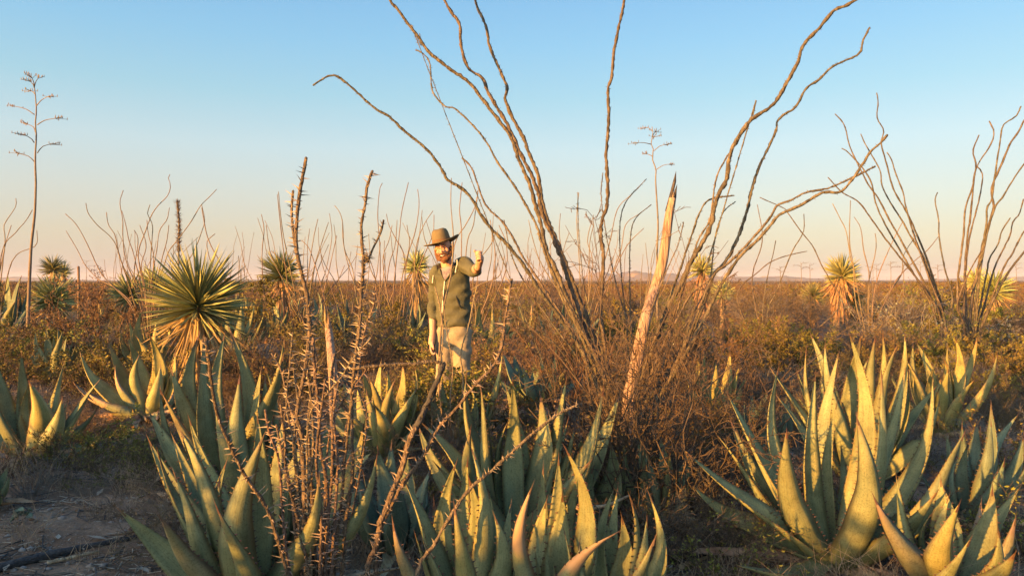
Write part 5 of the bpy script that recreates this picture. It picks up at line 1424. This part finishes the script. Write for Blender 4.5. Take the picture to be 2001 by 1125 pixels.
G = MB()
ico = np.array([[0, 0, 1], [.89, 0, .45], [.28, .85, .45], [-.72, .53, .45], [-.72, -.53, .45], [.28, -.85, .45], [.72, .53, -.45], [-.28, .85, -.45], [-.89, 0, -.45], [-.28, -.85, -.45], [.72, -.53, -.45], [0, 0, -1]])
icf = np.array([[0, 1, 2], [0, 2, 3], [0, 3, 4], [0, 4, 5], [0, 5, 1], [1, 6, 2], [2, 7, 3], [3, 8, 4], [4, 9, 5], [5, 10, 1], [6, 7, 2], [7, 8, 3], [8, 9, 4], [9, 10, 5], [10, 6, 1], [11, 7, 6], [11, 8, 7], [11, 9, 8], [11, 10, 9], [11, 6, 10]])
n = 6500
Y = 2.4 + 6.5 * NR.random(n) ** 1.3
x = (NR.uniform(-120, 2120, n) - 1000.5) / FPX * Y
r = 0.004 + 0.016 * NR.random(n) ** 4
V = ico[None] * (r[:, None, None] * NR.uniform(0.6, 1.3, (n, 1, 3))) * NR.uniform(0.8, 1.2, (n, 12, 1)) + np.column_stack([x, Y, gz(x, Y) + r * 0.2])[:, None, :]
G.add(V.reshape(-1, 3), (np.arange(n)[:, None, None] * 12 + icf[None]).reshape(-1, 3), 0, True)
G.build('pebbles', M['pebble'], kind='stuff')

# fallen wood
def log(label, pts, r, mk='dark_wood', name='fallen_branch', lift=0.02):
    W = []
    for i, (px, py) in enumerate(pts):
        p = at(px, 548, ydist(py)); p[2] = float(gz(p[0], p[1])) + lift
        W.append(p)
    C = catmull(W, 8)
    mb = MB(); tube(mb, C - C[0], np.linspace(r, r * 0.5, len(C)) * (1 + 0.2 * (NR.random(len(C)) - 0.5)), 9, jit=0.18)
    return tag(mb.build(name, M[mk], None, C[0]), label, 'branch')


log('dark charred branch lying on the bare ground at the lower left corner', [(-30, 1135), (60, 1112), (150, 1092), (262, 1068)], 0.026)
log('short pale split stick beside the dark branch at the lower left', [(90, 1122), (140, 1112), (190, 1100)], 0.011, 'pale_wood')
log('dark thin root on the bare ground left of the large agave', [(228, 952), (246, 960), (266, 964)], 0.014)
log('grey fallen branch in the dark under the big dead bush', [(1235, 1122), (1310, 1104), (1400, 1085), (1440, 1078)], 0.022)
log('thin dry reddish leaf strip on the ground left of the great agave', [(1330, 1118), (1365, 1106), (1382, 1098)], 0.012, 'agave_dead')
log('broken tan stick on the ground behind the orange lit agave foot', [(195, 838), (240, 832), (300, 836)], 0.018, 'agave_dead')
log('pale broken stick among the shrivelled front agave leaves', [(1110, 1092), (1180, 1092), (1230, 1070)], 0.012, 'agave_dead', lift=0.28)

# ------------------------------------------------------------------ the man
MK = dict(skin=mat('skin', [(0.50, 0.26, 0.17), (0.58, 0.32, 0.21)], 9, rough=0.55, bump=0.05, rnd=0, hue=0, spec=0.35),
          beard=mat('beard_hair', [(0.13, 0.058, 0.028), (0.24, 0.11, 0.052)], 60, rough=0.8, bump=0.8, bscale=160, rnd=0, hue=0),
          hood=mat('olive_fleece', [(0.075, 0.075, 0.046), (0.110, 0.106, 0.066)], 5, rough=0.95, bump=0.5, bscale=18, rnd=0, hue=0),
          cord=mat('pale_cord', [(0.60, 0.54, 0.44), (0.70, 0.65, 0.55)], 20, rnd=0, hue=0, bump=0),
          dark=mat('dark_cloth', [(0.02, 0.02, 0.025), (0.04, 0.04, 0.045)], 20, rnd=0, hue=0, bump=0),
          shirt=mat('grey_shirt', [(0.12, 0.10, 0.13), (0.34, 0.28, 0.27)], 26, rnd=0, hue=0, bump=0),
          khaki=mat('khaki_cloth', [(0.25, 0.205, 0.14), (0.34, 0.28, 0.19)], 6, rough=0.9, bump=0.5, bscale=14, rnd=0, hue=0),
          felt=mat('brown_felt', [(0.125, 0.095, 0.050), (0.175, 0.135, 0.074)], 12, rough=0.95, bump=0.2, bscale=60, rnd=0, hue=0),
          band=mat('hat_band', [(0.13, 0.075, 0.035), (0.17, 0.10, 0.05)], 20, rnd=0, hue=0, bump=0),
          eye=mat('eye', [(0.03, 0.02, 0.015), (0.05, 0.035, 0.03)], 5, rough=0.2, rnd=0, hue=0, bump=0),
          teeth=mat('teeth', [(0.70, 0.64, 0.55), (0.75, 0.70, 0.62)], 5, rough=0.3, rnd=0, hue=0, bump=0),
          shoe=mat('blue_shoe', [(0.05, 0.07, 0.13), (0.09, 0.12, 0.2)], 8, rnd=0, hue=0, bump=0.1),
          strap=mat('wrist_strap', [(0.06, 0.045, 0.03), (0.10, 0.08, 0.05)], 8, rnd=0, hue=0, bump=0))
YM = 6.9
FOOT = at(884, 548, YM); FOOT[2] = float(gz(FOOT[0], FOOT[1]))


def J(px, py, Y):
    return at(px, py, Y) - FOOT


def limb(mb, pts, R, flat=1.0, sides=14, sub=5):
    C = catmull(np.array(pts), sub)
    r = np.interp(np.linspace(0, 1, len(C)), np.linspace(0, 1, len(R)), R)
    tube(mb, C, r, sides)


def rings(mb, rows, sides=28, power=2.4):
    """closed horizontal super-ellipse loft: rows of (x, y, z, rx, ry)"""
    a = np.arange(sides) * 2 * math.pi / sides
    ca, sa = np.cos(a), np.sin(a)
    ex = np.sign(ca) * np.abs(ca) ** (2 / power); ey = np.sign(sa) * np.abs(sa) ** (2 / power)
    V = np.concatenate([np.stack([x + rx * ex, y + ry * ey, np.full(sides, z)], -1) for x, y, z, rx, ry in rows])
    n = len(rows)
    i = np.arange(n - 1)[:, None] * sides; j = np.arange(sides)[None]; k = (j + 1) % sides
    F = np.stack([i + j, i + k, i + sides + k, i + sides + j], -1).reshape(-1, 4)
    V = np.vstack([V, [rows[0][0], rows[0][1], rows[0][2]], [rows[-1][0], rows[-1][1], rows[-1][2]]])
    jj = np.arange(sides); kk = (jj + 1) % sides
    mb.add(V, [F, np.stack([np.full(sides, n * sides), kk, jj], -1), np.stack([np.full(sides, n * sides + 1), (n - 1) * sides + jj, (n - 1) * sides + kk], -1)])


def ellipsoid(mb, c, r, Rm=np.eye(3), su=20, sv=12):
    u = np.arange(su) * 2 * math.pi / su; v = np.linspace(0.0, math.pi, sv + 1)[1:-1]
    P = np.stack([np.outer(np.sin(v), np.cos(u)), np.outer(np.sin(v), np.sin(u)), np.outer(np.cos(v), np.ones(su))], -1)
    n = len(v)
    V = np.vstack([P.reshape(-1, 3), [0, 0, 1], [0, 0, -1]]) * np.array(r)
    V = V @ Rm.T + np.array(c)
    i = np.arange(n - 1)[:, None] * su; j = np.arange(su)[None]; k = (j + 1) % su
    F = np.stack([i + j, i + su + j, i + su + k, i + k], -1).reshape(-1, 4)
    jj = np.arange(su); kk = (jj + 1) % su
    mb.add(V, [F, np.stack([np.full(su, n * su), jj, kk], -1), np.stack([np.full(su, n * su + 1), (n - 1) * su + kk, (n - 1) * su + jj], -1)])


def fuse(mb, name, m, parent, voxel, smooth=4, noise_amp=0, noise_scale=8):
    """one continuous skin over overlapping forms"""
    me = mb.mesh(name, [m])
    tmp = bpy.data.objects.new('tmp', me)
    COL.objects.link(tmp)
    r = tmp.modifiers.new('r', 'REMESH'); r.mode = 'VOXEL'; r.voxel_size = voxel; r.use_smooth_shade = True
    s = tmp.modifiers.new('s', 'SMOOTH'); s.factor = 0.5; s.iterations = smooth
    dg = bpy.context.evaluated_depsgraph_get()
    out = bpy.data.meshes.new_from_object(tmp.evaluated_get(dg))
    bpy.data.objects.remove(tmp)
    if noise_amp:
        n = len(out.vertices)
        co = np.empty(n * 3, np.float32); out.vertices.foreach_get('co', co); co = co.reshape(-1, 3)
        no = np.empty(n * 3, np.float32); out.vertices.foreach_get('normal', no); no = no.reshape(-1, 3)
        f = sum(np.sin(co @ v + p) for v, p in ((np.array([1.1, .4, 2.6]) * noise_scale, 0.3), (np.array([-1.7, .9, 1.9]) * noise_scale, 1.1), (np.array([2.3, 1.1, -3.4]) * noise_scale, 2.2), (np.array([.5, -2, 5.4]) * noise_scale, .7)))
        co += no * (f * noise_amp)[:, None]
        out.vertices.foreach_set('co', co.ravel()); out.update()
    out.name = name
    out.materials.clear(); out.materials.append(m)
    for p in out.polygons:
        p.use_smooth = True
    return link(name, out, parent)


man = thing('person', 'bearded man in a brown felt hat and olive hoodie pointing his fist at the camera', 'person', FOOT)
hc = J(866, 485, 6.86)
rl = math.radians(13)
HR = np.array([[math.cos(rl), 0, -math.sin(rl)], [0, 1, 0], [math.sin(rl), 0, math.cos(rl)]])
yw = math.radians(-6)
HR = HR @ np.array([[math.cos(yw), -math.sin(yw), 0], [math.sin(yw), math.cos(yw), 0], [0, 0, 1]])
H = lambda x, y, z: hc + HR @ np.array([x, y, z])

sR, sL = J(853, 527, 6.92), J(906, 516, 6.88)
eR, eL = J(846, 588, 6.97), J(927, 529, 6.63)
wR, wL = J(845, 650, 6.86), J(935, 521, 6.40)
hR, hL = J(843, 672, 6.83), J(938, 505, 6.32)
B = MB()
ellipsoid(B, H(0, 0.012, 0.035), (0.074, 0.094, 0.086), HR)
ellipsoid(B, H(0, -0.012, -0.045), (0.058, 0.070, 0.072), HR)
ellipsoid(B, H(0, -0.05, -0.085), (0.036, 0.034, 0.030), HR)
ellipsoid(B, H(0, -0.080, 0.024), (0.054, 0.012, 0.009), HR)           # brow
for s in (-1, 1):
    ellipsoid(B, H(s * 0.038, -0.056, -0.028), (0.024, 0.022, 0.022), HR)   # cheeks
    ellipsoid(B, H(s * 0.077, 0.015, -0.01), (0.010, 0.020, 0.032), HR)     # ears
limb(B, [H(0, -0.088, 0.018), H(0, -0.108, -0.018), H(0, -0.114, -0.032)], [0.0065, 0.0085, 0.0095], sides=8)
ellipsoid(B, H(0, -0.095, -0.034), (0.0145, 0.010, 0.008), HR)
limb(B, [H(0, 0.02, -0.06), (hc + J(876, 525, 6.92)) / 2 + np.array([0, 0.01, -0.01]), J(878, 530, 6.92)], [0.052, 0.053, 0.066])
rings(B, [(0.012, 0.02, 0.90, 0.120, 0.080), (0.012, 0.02, 1.1, 0.118, 0.080), (0.0, 0.02, 1.3, 0.125, 0.085), (-0.010, 0.02, 1.40, 0.112, 0.075), (-0.02, 0.02, 1.47, 0.07, 0.06)])
limb(B, [sR, eR, (eR + wR) / 2, wR], [0.036, 0.034, 0.037, 0.027])
limb(B, [sL, eL, (eL + wL) / 2, wL], [0.042, 0.038, 0.042, 0.029])
hipR, hipL = np.array([-0.066, 0.02, 0.90]), np.array([0.088, 0.02, 0.90])
kR, kL = np.array([-0.085, 0.0, 0.48]), np.array([0.095, -0.02, 0.48])
aR, aL = np.array([-0.09, 0.04, 0.08]), np.array([0.11, 0.03, 0.08])
for h_, k_, a_ in ((hipR, kR, aR), (hipL, kL, aL)):
    limb(B, [h_, (h_ + k_) / 2, k_, k_ * 0.6 + a_ * 0.4 + np.array([0, 0.02, 0]), a_], [0.085, 0.072, 0.052, 0.05, 0.034])
    limb(B, [a_ + np.array([0, 0.03, -0.03]), a_ + np.array([0, -0.08, -0.05]), a_ + np.array([0, -0.17, -0.06])], [0.035, 0.035, 0.022])
# raised fist: palm upright, fingers folded in, thumb on top
f = nrm(hL - wL); f = nrm(f + np.array([0, -0.8, 0.0])); u = nrm(np.array([0, 0, 1.0]) - f * f[2]); r = np.cross(f, u); r = r if r[0] > 0 else -r
pc = hL + f * 0.0
limb(B, [wL, wL * 0.4 + pc * 0.6, pc + f * 0.02], [0.029, 0.034, 0.034])
ellipsoid(B, pc, (0.017, 0.040, 0.043), np.column_stack([r, f, u]))
for o_, ln in ((0.034, 1.0), (0.012, 1.08), (-0.010, 1.0), (-0.031, 0.85)):
    k0 = pc + f * 0.035 + u * o_ + r * 0.010
    limb(B, [k0 - f * 0.03, k0, k0 + f * 0.028 * ln - r * 0.008, k0 + f * 0.030 * ln - r * 0.034 * ln, k0 + f * 0.004 - r * 0.044 * ln, k0 - f * 0.010 - r * 0.030], [0.0095, 0.0096, 0.0092, 0.0090, 0.0086, 0.008], sides=10, sub=3)
limb(B, [pc - f * 0.03 + u * 0.022 - r * 0.016, pc + f * 0.012 + u * 0.044 - r * 0.030, pc + f * 0.038 + u * 0.050 - r * 0.040, pc + f * 0.052 + u * 0.046 - r * 0.052], [0.014, 0.0140, 0.0125, 0.010], sides=10, sub=3)
# lowered hand, lightly curled
f = nrm(hR - wR); r = np.array([0, -1.0, 0.0]); n_ = np.cross(f, r)
pc = hR
limb(B, [wR, wR * 0.5 + pc * 0.5, pc], [0.027, 0.030, 0.032])
ellipsoid(B, pc, (0.017, 0.038, 0.046), np.column_stack([n_, r, f]))
for o_, ln in ((0.030, 0.95), (0.010, 1.05), (-0.010, 1.0), (-0.029, 0.82)):
    k0 = pc + f * 0.038 + r * o_
    limb(B, [k0 - f * 0.03, k0, k0 + f * 0.035 * ln + np.array([0.012, 0, 0]), k0 + f * 0.055 * ln + np.array([0.030, 0, 0]), k0 + f * 0.052 * ln + np.array([0.048, 0, 0.008])], [0.010, 0.0115, 0.0105, 0.0098, 0.0085], sides=10, sub=3)
limb(B, [pc - f * 0.02 + r * 0.025 + np.array([0.01, 0, 0]), pc + f * 0.015 + r * 0.046 + np.array([0.02, 0, 0]), pc + f * 0.045 + r * 0.045 + np.array([0.03, 0, 0])], [0.013, 0.012, 0.009], sides=10, sub=3)
fuse(B, 'body', MK['skin'], man, 0.0034, 6)

# face
for s in (-1, 1):
    E_ = MB(); ellipsoid(E_, H(s * 0.031, -0.0850, 0.005), (0.0105, 0.0075, 0.0036), HR, 14, 8)
    E_.build('eye', MK['eye'], man)
    E_ = MB(); limb(E_, [H(s * 0.013, -0.091, 0.021), H(s * 0.031, -0.091, 0.027), H(s * 0.050, -0.079, 0.020)], [0.0025, 0.0034, 0.002], sides=7)
    E_.build('eyebrow', MK['beard'], man)
D = MB()
ellipsoid(D, H(0, -0.050, -0.098), (0.050, 0.046, 0.040), HR)
ellipsoid(D, H(0, -0.075, -0.112), (0.034, 0.034, 0.034), HR)
for s in (-1, 1):
    limb(D, [H(s * 0.074, -0.004, -0.005), H(s * 0.068, -0.025, -0.05), H(s * 0.046, -0.062, -0.088), H(s * 0.02, -0.088, -0.102)], [0.012, 0.019, 0.025, 0.024])
    limb(D, [H(s * 0.002, -0.110, -0.050), H(s * 0.024, -0.102, -0.054), H(s * 0.038, -0.084, -0.074)], [0.0085, 0.0095, 0.010], sides=9)
fuse(D, 'beard', MK['beard'], man, 0.005, 2, 0.0010, 60)
T_ = MB(); limb(T_, [H(-0.022, -0.1135, -0.066), H(0, -0.1235, -0.072), H(0.022, -0.1135, -0.066)], [0.002, 0.0040, 0.002], sides=8)
T_.build('smile', MK['teeth'], man)
D = MB()
ellipsoid(D, H(0, 0.032, 0.03), (0.080, 0.086, 0.082), HR)
for s in (-1, 1):
    ellipsoid(D, H(s * 0.070, 0.028, -0.02), (0.016, 0.036, 0.05), HR)
fuse(D, 'hair', MK['beard'], man, 0.006, 2, 0.0010, 50)

# hat: pinched crown, wide brim dipping in front and rolled at the sides
hz = H(0.0, 0.004, 0.060)
K = MB(); S_ = 48
a = np.arange(S_) * 2 * math.pi / S_


def hat_ring(rx, ry, z, lift=0.0, pinch=0.0):
    x = rx * np.cos(a); y = ry * np.sin(a)
    zz = z + lift * np.where(np.cos(a) > 0, 1.15, 0.12) * (np.cos(a) ** 2) - lift * 0.30 * (np.sin(a) ** 2) - pinch * np.exp(-(x / 0.028) ** 2)
    return hz + np.stack([x, y, zz], -1) @ HR.T


R_ = [hat_ring(0.170, 0.186, 0.000, 0.030), hat_ring(0.140, 0.155, -0.004, 0.012), hat_ring(0.105, 0.122, -0.004, 0.004), hat_ring(0.088, 0.107, 0.0), hat_ring(0.085, 0.103, 0.02), hat_ring(0.082, 0.098, 0.055), hat_ring(0.077, 0.091, 0.088),
      hat_ring(0.066, 0.080, 0.112, 0, 0.002), hat_ring(0.045, 0.060, 0.124, 0, 0.006), hat_ring(0.02, 0.035, 0.128, 0, 0.010), hat_ring(0.002, 0.004, 0.128, 0, 0.011)]
V = np.concatenate(R_)
Rn = [x - np.array([0, 0, 0.005]) for x in (R_[0], R_[1], R_[2], R_[3])]
V = np.concatenate([V] + Rn)
n = len(R_)
i = np.arange(n - 1)[:, None] * S_; j = np.arange(S_)[None]; k = (j + 1) % S_
F = np.stack([i + j, i + k, i + S_ + k, i + S_ + j], -1).reshape(-1, 4)
b0 = n * S_
jj = np.arange(S_); kk = (jj + 1) % S_
F2 = np.concatenate([np.stack([b0 + q * S_ + jj, b0 + (q + 1) * S_ + jj, b0 + (q + 1) * S_ + kk, b0 + q * S_ + kk], -1) for q in range(3)])
F3 = np.stack([jj, b0 + jj, b0 + kk, kk], -1)
K.add(V, [F, F2, F3])
hat = K.build('hat', MK['felt'], man)
K = MB()
V = np.concatenate([hat_ring(0.0895, 0.1085, 0.004), hat_ring(0.0875, 0.1055, 0.024)])
K.add(V, np.stack([jj, kk, S_ + kk, S_ + jj], -1))
K.build('hat_band', MK['band'], hat)

# hoodie
D = MB()
rings(D, [(0.014, 0.02, 0.935, 0.156, 0.122), (0.014, 0.02, 0.96, 0.163, 0.130), (0.014, 0.02, 1.00, 0.158, 0.124), (0.012, 0.02, 1.10, 0.155, 0.118), (0.006, 0.02, 1.22, 0.163, 0.122), (0.000, 0.02, 1.33, 0.168, 0.122), (-0.006, 0.02, 1.40, 0.163, 0.112), (-0.016, 0.025, 1.455, 0.130, 0.093), (-0.025, 0.03, 1.485, 0.09, 0.075)])
limb(D, [sR + np.array([0.02, 0, -0.01]), sR + np.array([-0.005, 0, -0.03]), (sR + eR) / 2, eR, eR * 0.42 + wR * 0.58], [0.060, 0.068, 0.056, 0.050, 0.046])
limb(D, [sL + np.array([-0.05, 0, -0.02]), sL, (sL + eL) / 2, eL, eL * 0.62 + wL * 0.38], [0.07, 0.078, 0.067, 0.060, 0.054])
hood = fuse(D, 'hoodie', MK['hood'], man, 0.008, 4, 0.0034, 15)
# hood lying round the neck
D = MB()
nk = J(876, 522, 6.92)
pts = []
for t in np.linspace(-2.55, 2.55, 15):
    pts.append(nk + np.array([0.098 * math.sin(t), 0.01 + 0.085 * math.cos(t), 0.012 - 0.055 * (1 - math.cos(t)) * 0.55]))
limb(D, pts, [0.020, 0.034, 0.042, 0.046, 0.042, 0.034, 0.020], sides=12, sub=2)
ellipsoid(D, nk + np.array([0.02, 0.12, -0.02]), (0.10, 0.05, 0.07))
fuse(D, 'hood', MK['hood'], man, 0.009, 4, 0.002, 22)


def front(px, py, extra=0.0):
    """point on the front of the hoodie at a photo pixel"""
    p = J(px, py, 6.78)
    q = p.copy()
    cx = 0.006
    rx, ry = 0.163, 0.122
    k_ = np.clip(abs((p[0] - cx) / rx), 0, 0.98)
    q[1] = 0.02 - ry * (1 - k_ ** 2.4) ** (1 / 2.4) - 0.004 - extra
    if p[2] > 1.38:
        q[1] += (p[2] - 1.38) * 0.35
    return q


K = MB()
v_ = [front(*p, 0.006) for p in ((861, 524), (866, 522), (872, 521), (878, 521), (884, 520))]
w_ = [front(*p, 0.006) for p in ((864, 536), (867, 536), (871, 536), (874, 536), (877, 536))]
x_ = [front(*p, 0.006) for p in ((866, 546), (867.5, 546), (869, 547), (870, 546), (871, 546))]
V = np.array(v_ + w_ + x_)
K.add(V, np.array([[q + 5 * p_, q + 1 + 5 * p_, q + 6 + 5 * p_, q + 5 + 5 * p_] for p_ in range(2) for q in range(4)]))
K.build('undershirt', MK['shirt'], man)


def cordline(name, pts, r_, m_, extra=0.006, par=None):
    K = MB(); limb(K, [front(x, y, extra) for x, y in pts], r_, sides=8); return K.build(name, m_, par or hood)


cordline('zipper', [(869, 547), (866, 575), (864, 605), (863, 632)], [0.0055, 0.0055, 0.0055], MK['cord'], 0.003)
cordline('collar_edge', [(857, 524), (862, 538), (869, 549)], [0.006, 0.007, 0.005], MK['hood'], 0.008)
cordline('collar_edge', [(888, 520), (880, 534), (869, 549)], [0.006, 0.007, 0.005], MK['hood'], 0.008)
cordline('drawstring', [(892, 506), (893, 515), (891, 524), (890, 532)], [0.005, 0.005, 0.005, 0.0065], MK['cord'], 0.03)
cordline('drawstring', [(847, 524), (845.5, 535), (844, 545), (843.5, 553)], [0.004, 0.004, 0.004, 0.005], MK['cord'], 0.035)
cordline('pocket_slit', [(891, 578), (894, 588), (898, 598), (902, 604)], [0.003, 0.005, 0.005, 0.003], MK['dark'], 0.001)

# trousers and shoes
D = MB()
rings(D, [(0.014, 0.02, 0.76, 0.140, 0.088), (0.013, 0.02, 0.80, 0.148, 0.100), (0.012, 0.02, 0.85, 0.150, 0.108), (0.012, 0.02, 0.90, 0.152, 0.112), (0.012, 0.02, 0.955, 0.148, 0.110)])
for h_, k_, a_, sx in ((hipR, kR, aR, -1), (hipL, kL, aL, 1)):
    limb(D, [h_ + np.array([sx * 0.005, 0, 0.0]), (h_ + k_) / 2, k_, k_ * 0.5 + a_ * 0.5, a_ + np.array([0, -0.01, 0.0])], [0.090, 0.086, 0.074, 0.070, 0.064])
fuse(D, 'trousers', MK['khaki'], man, 0.012, 4, 0.0022, 13)
for a_ in (aR, aL):
    D = MB()
    limb(D, [a_ + np.array([0, 0.05, -0.035]), a_ + np.array([0, -0.03, -0.03]), a_ + np.array([0, -0.12, -0.045]), a_ + np.array([0, -0.19, -0.05])], [0.042, 0.048, 0.045, 0.03])
    fuse(D, 'shoe', MK['shoe'], man, 0.01, 3)
K = MB(); q = wL * 0.8 + eL * 0.2; limb(K, [wL * 0.86 + eL * 0.14, wL * 0.78 + eL * 0.22], [0.034, 0.036], sides=16, sub=3)
K.build('wrist_strap', MK['strap'], man)
# dark tool in the lowered hand
tp = hR + nrm(hR - wR) * 0.05
K = MB(); C = catmull([tp + [0.028, -0.02, 0.05], tp + [0.03, -0.02, -0.02], tp + [0.038, -0.03, -0.10], tp + [0.042, -0.03, -0.155]], 5)
tube(K, C - C[0], np.interp(np.linspace(0, 1, len(C)), [0, .4, .6, 1], [0.013, 0.016, 0.020, 0.006]), 10)
tag(K.build('hand_tool', MK['dark'], None, C[0] + FOOT), 'short dark pointed tool held in the lowered hand of the man', 'tool')

# ------------------------------------------------------------------ say which one each scattered plant is
REF = [("great spreading agave with broad", "the great spreading agave"), ("agave with upright pointed leaves", "the upright pointed agave"), ("agave of yellow lit leaves at", "the yellow lit right agave"), ("agave with bluish leaves partly", "the shaded bluish agave"),
       ("wide dark green agave", "the wide dark green agave"), ("large blue green agave", "the large left agave"), ("tall agave with a long curved", "the curved leaf agave"), ("orange lit agave with dried", "the orange lit agave"), ("agave at the left edge half", "the left edge agave"),
       ("bushy agave of many", "the bushy yellow agave"), ("faded yellow agave", "the faded thin agave"), ("small bright agave", "the small bright agave"), ("big round yucca with", "the big round yucca"), ("yucca with an orange skirted", "the orange skirted yucca"), ("yucca with ragged", "the ragged yucca"),
       ("yellow green yucca behind", "the yellow green yucca"), ("yucca with an orange trunk half", "the yucca behind the man"), ("far yucca on a thick", "the thick trunked yucca"), ("yucca with an orange trunk seen", "the yucca among canes"), ("yucca behind the forking", "the far right yucca"),
       ("tall leafless ocotillo", "the great ocotillo"), ("ocotillo with long straight", "the leaning ocotillo"), ("ocotillo with canes forking", "the forking ocotillo"), ("pale leaning dead", "the splintered stump"), ("tall bare agave flower", "the tall flower stalk"), ("bearded man", "the man"),
       ("thorny upright canes", "the thorny clump"), ("big dense dead brown", "the big dead bush"), ("small ocotillo with short", "the short forked ocotillo"), ("ocotillo with many thin", "the many caned ocotillo"), ("slender far flower", "the slender far stalk"), ("round low yellow", "the low round yucca"), ("agave showing through", None)]
refs = []
for o in bpy.data.objects:
    if o.parent is None and 'label' in o.keys():
        for k_, s_ in REF:
            if s_ and o['label'].startswith(k_.split(' showing')[0]):
                refs.append((1000.5 + FPX * o.location.x / o.location.y, o.location.y, s_))
for o in bpy.data.objects:
    if o.parent is None and o.get('group') == 'tiny flower stalks on the horizon':
        AUTO.append((o, 'tiny', 'horizon flower stalk'))
    elif o.parent is None and o.get('group') == 'distant thin ocotillos':
        AUTO.append((o, '', 'distant thin ocotillo'))


def relation(px, Y, ref):
    rx, ry, s_ = ref
    dx = px - rx
    if abs(dx) < 40:
        return ('close behind ' if Y - ry < 3 else 'far behind ') + s_ if Y > ry else ('just before ' if ry - Y < 3 else 'well before ') + s_
    far = 'well ' if abs(dx) > 150 else ''
    return far + ('right of ' if dx > 0 else 'left of ') + s_


made = {}
bare = {}
for o, size, kind in AUTO:
    px = 1000.5 + FPX * o.location.x / o.location.y; Y = o.location.y
    if not -30 < px < 2030:
        made.setdefault((size + ' ' + kind + ' at the very edge of the picture').strip(), []).append(o)
        continue
    near = sorted(refs, key=lambda r: abs(px - r[0]) / 60 + abs(math.log(Y / r[1])) * 5)[:2]
    lb = (size + ' ' + kind).strip() + ' ' + relation(px, Y, near[0]) + ', ' + relation(px, Y, near[1])
    if len(lb.replace(',', '').split()) > 16:
        lb = (size + ' ' + kind).strip() + ' ' + relation(px, Y, near[0])
    made.setdefault(lb, []).append(o)
    bare[o.name] = (kind + ' ' + relation(px, Y, near[0]), kind + ' ' + relation(px, Y, near[0]) + ', ' + relation(px, Y, near[1]))
ORD = ['nearest', 'second nearest', 'third nearest', 'fourth nearest', 'fifth nearest', 'sixth nearest', 'seventh nearest', 'eighth nearest']
merged = {}
for lb, os_ in made.items():                  # look-alikes whose size does not tell them apart are told apart by distance
    for o in os_:
        k2 = lb if len(os_) == 1 or o.name not in bare else bare[o.name][1] if len(bare[o.name][1].split()) <= 14 else bare[o.name][0]
        merged.setdefault(k2, []).append(o)
made = merged
used = set()
for lb, os_ in sorted(made.items(), key=lambda q: len(q[1])):
    os_.sort(key=lambda q: q.location.y)
    for i, o in enumerate(os_):
        if len(os_) == 1 and lb not in used:
            o['label'] = lb
        else:
            pre = {2: ['nearer', 'farther'], 3: ['nearest', 'middle', 'farthest']}.get(len(os_), ORD)
            if i < len(pre):
                w_ = (pre[i] + ' ' + lb).split()
                while len(w_) > 16:
                    w_.pop(len(pre[i].split()))
                o['label'] = ' '.join(w_)
            else:
                o['label'] = lb
        used.add(o['label'])
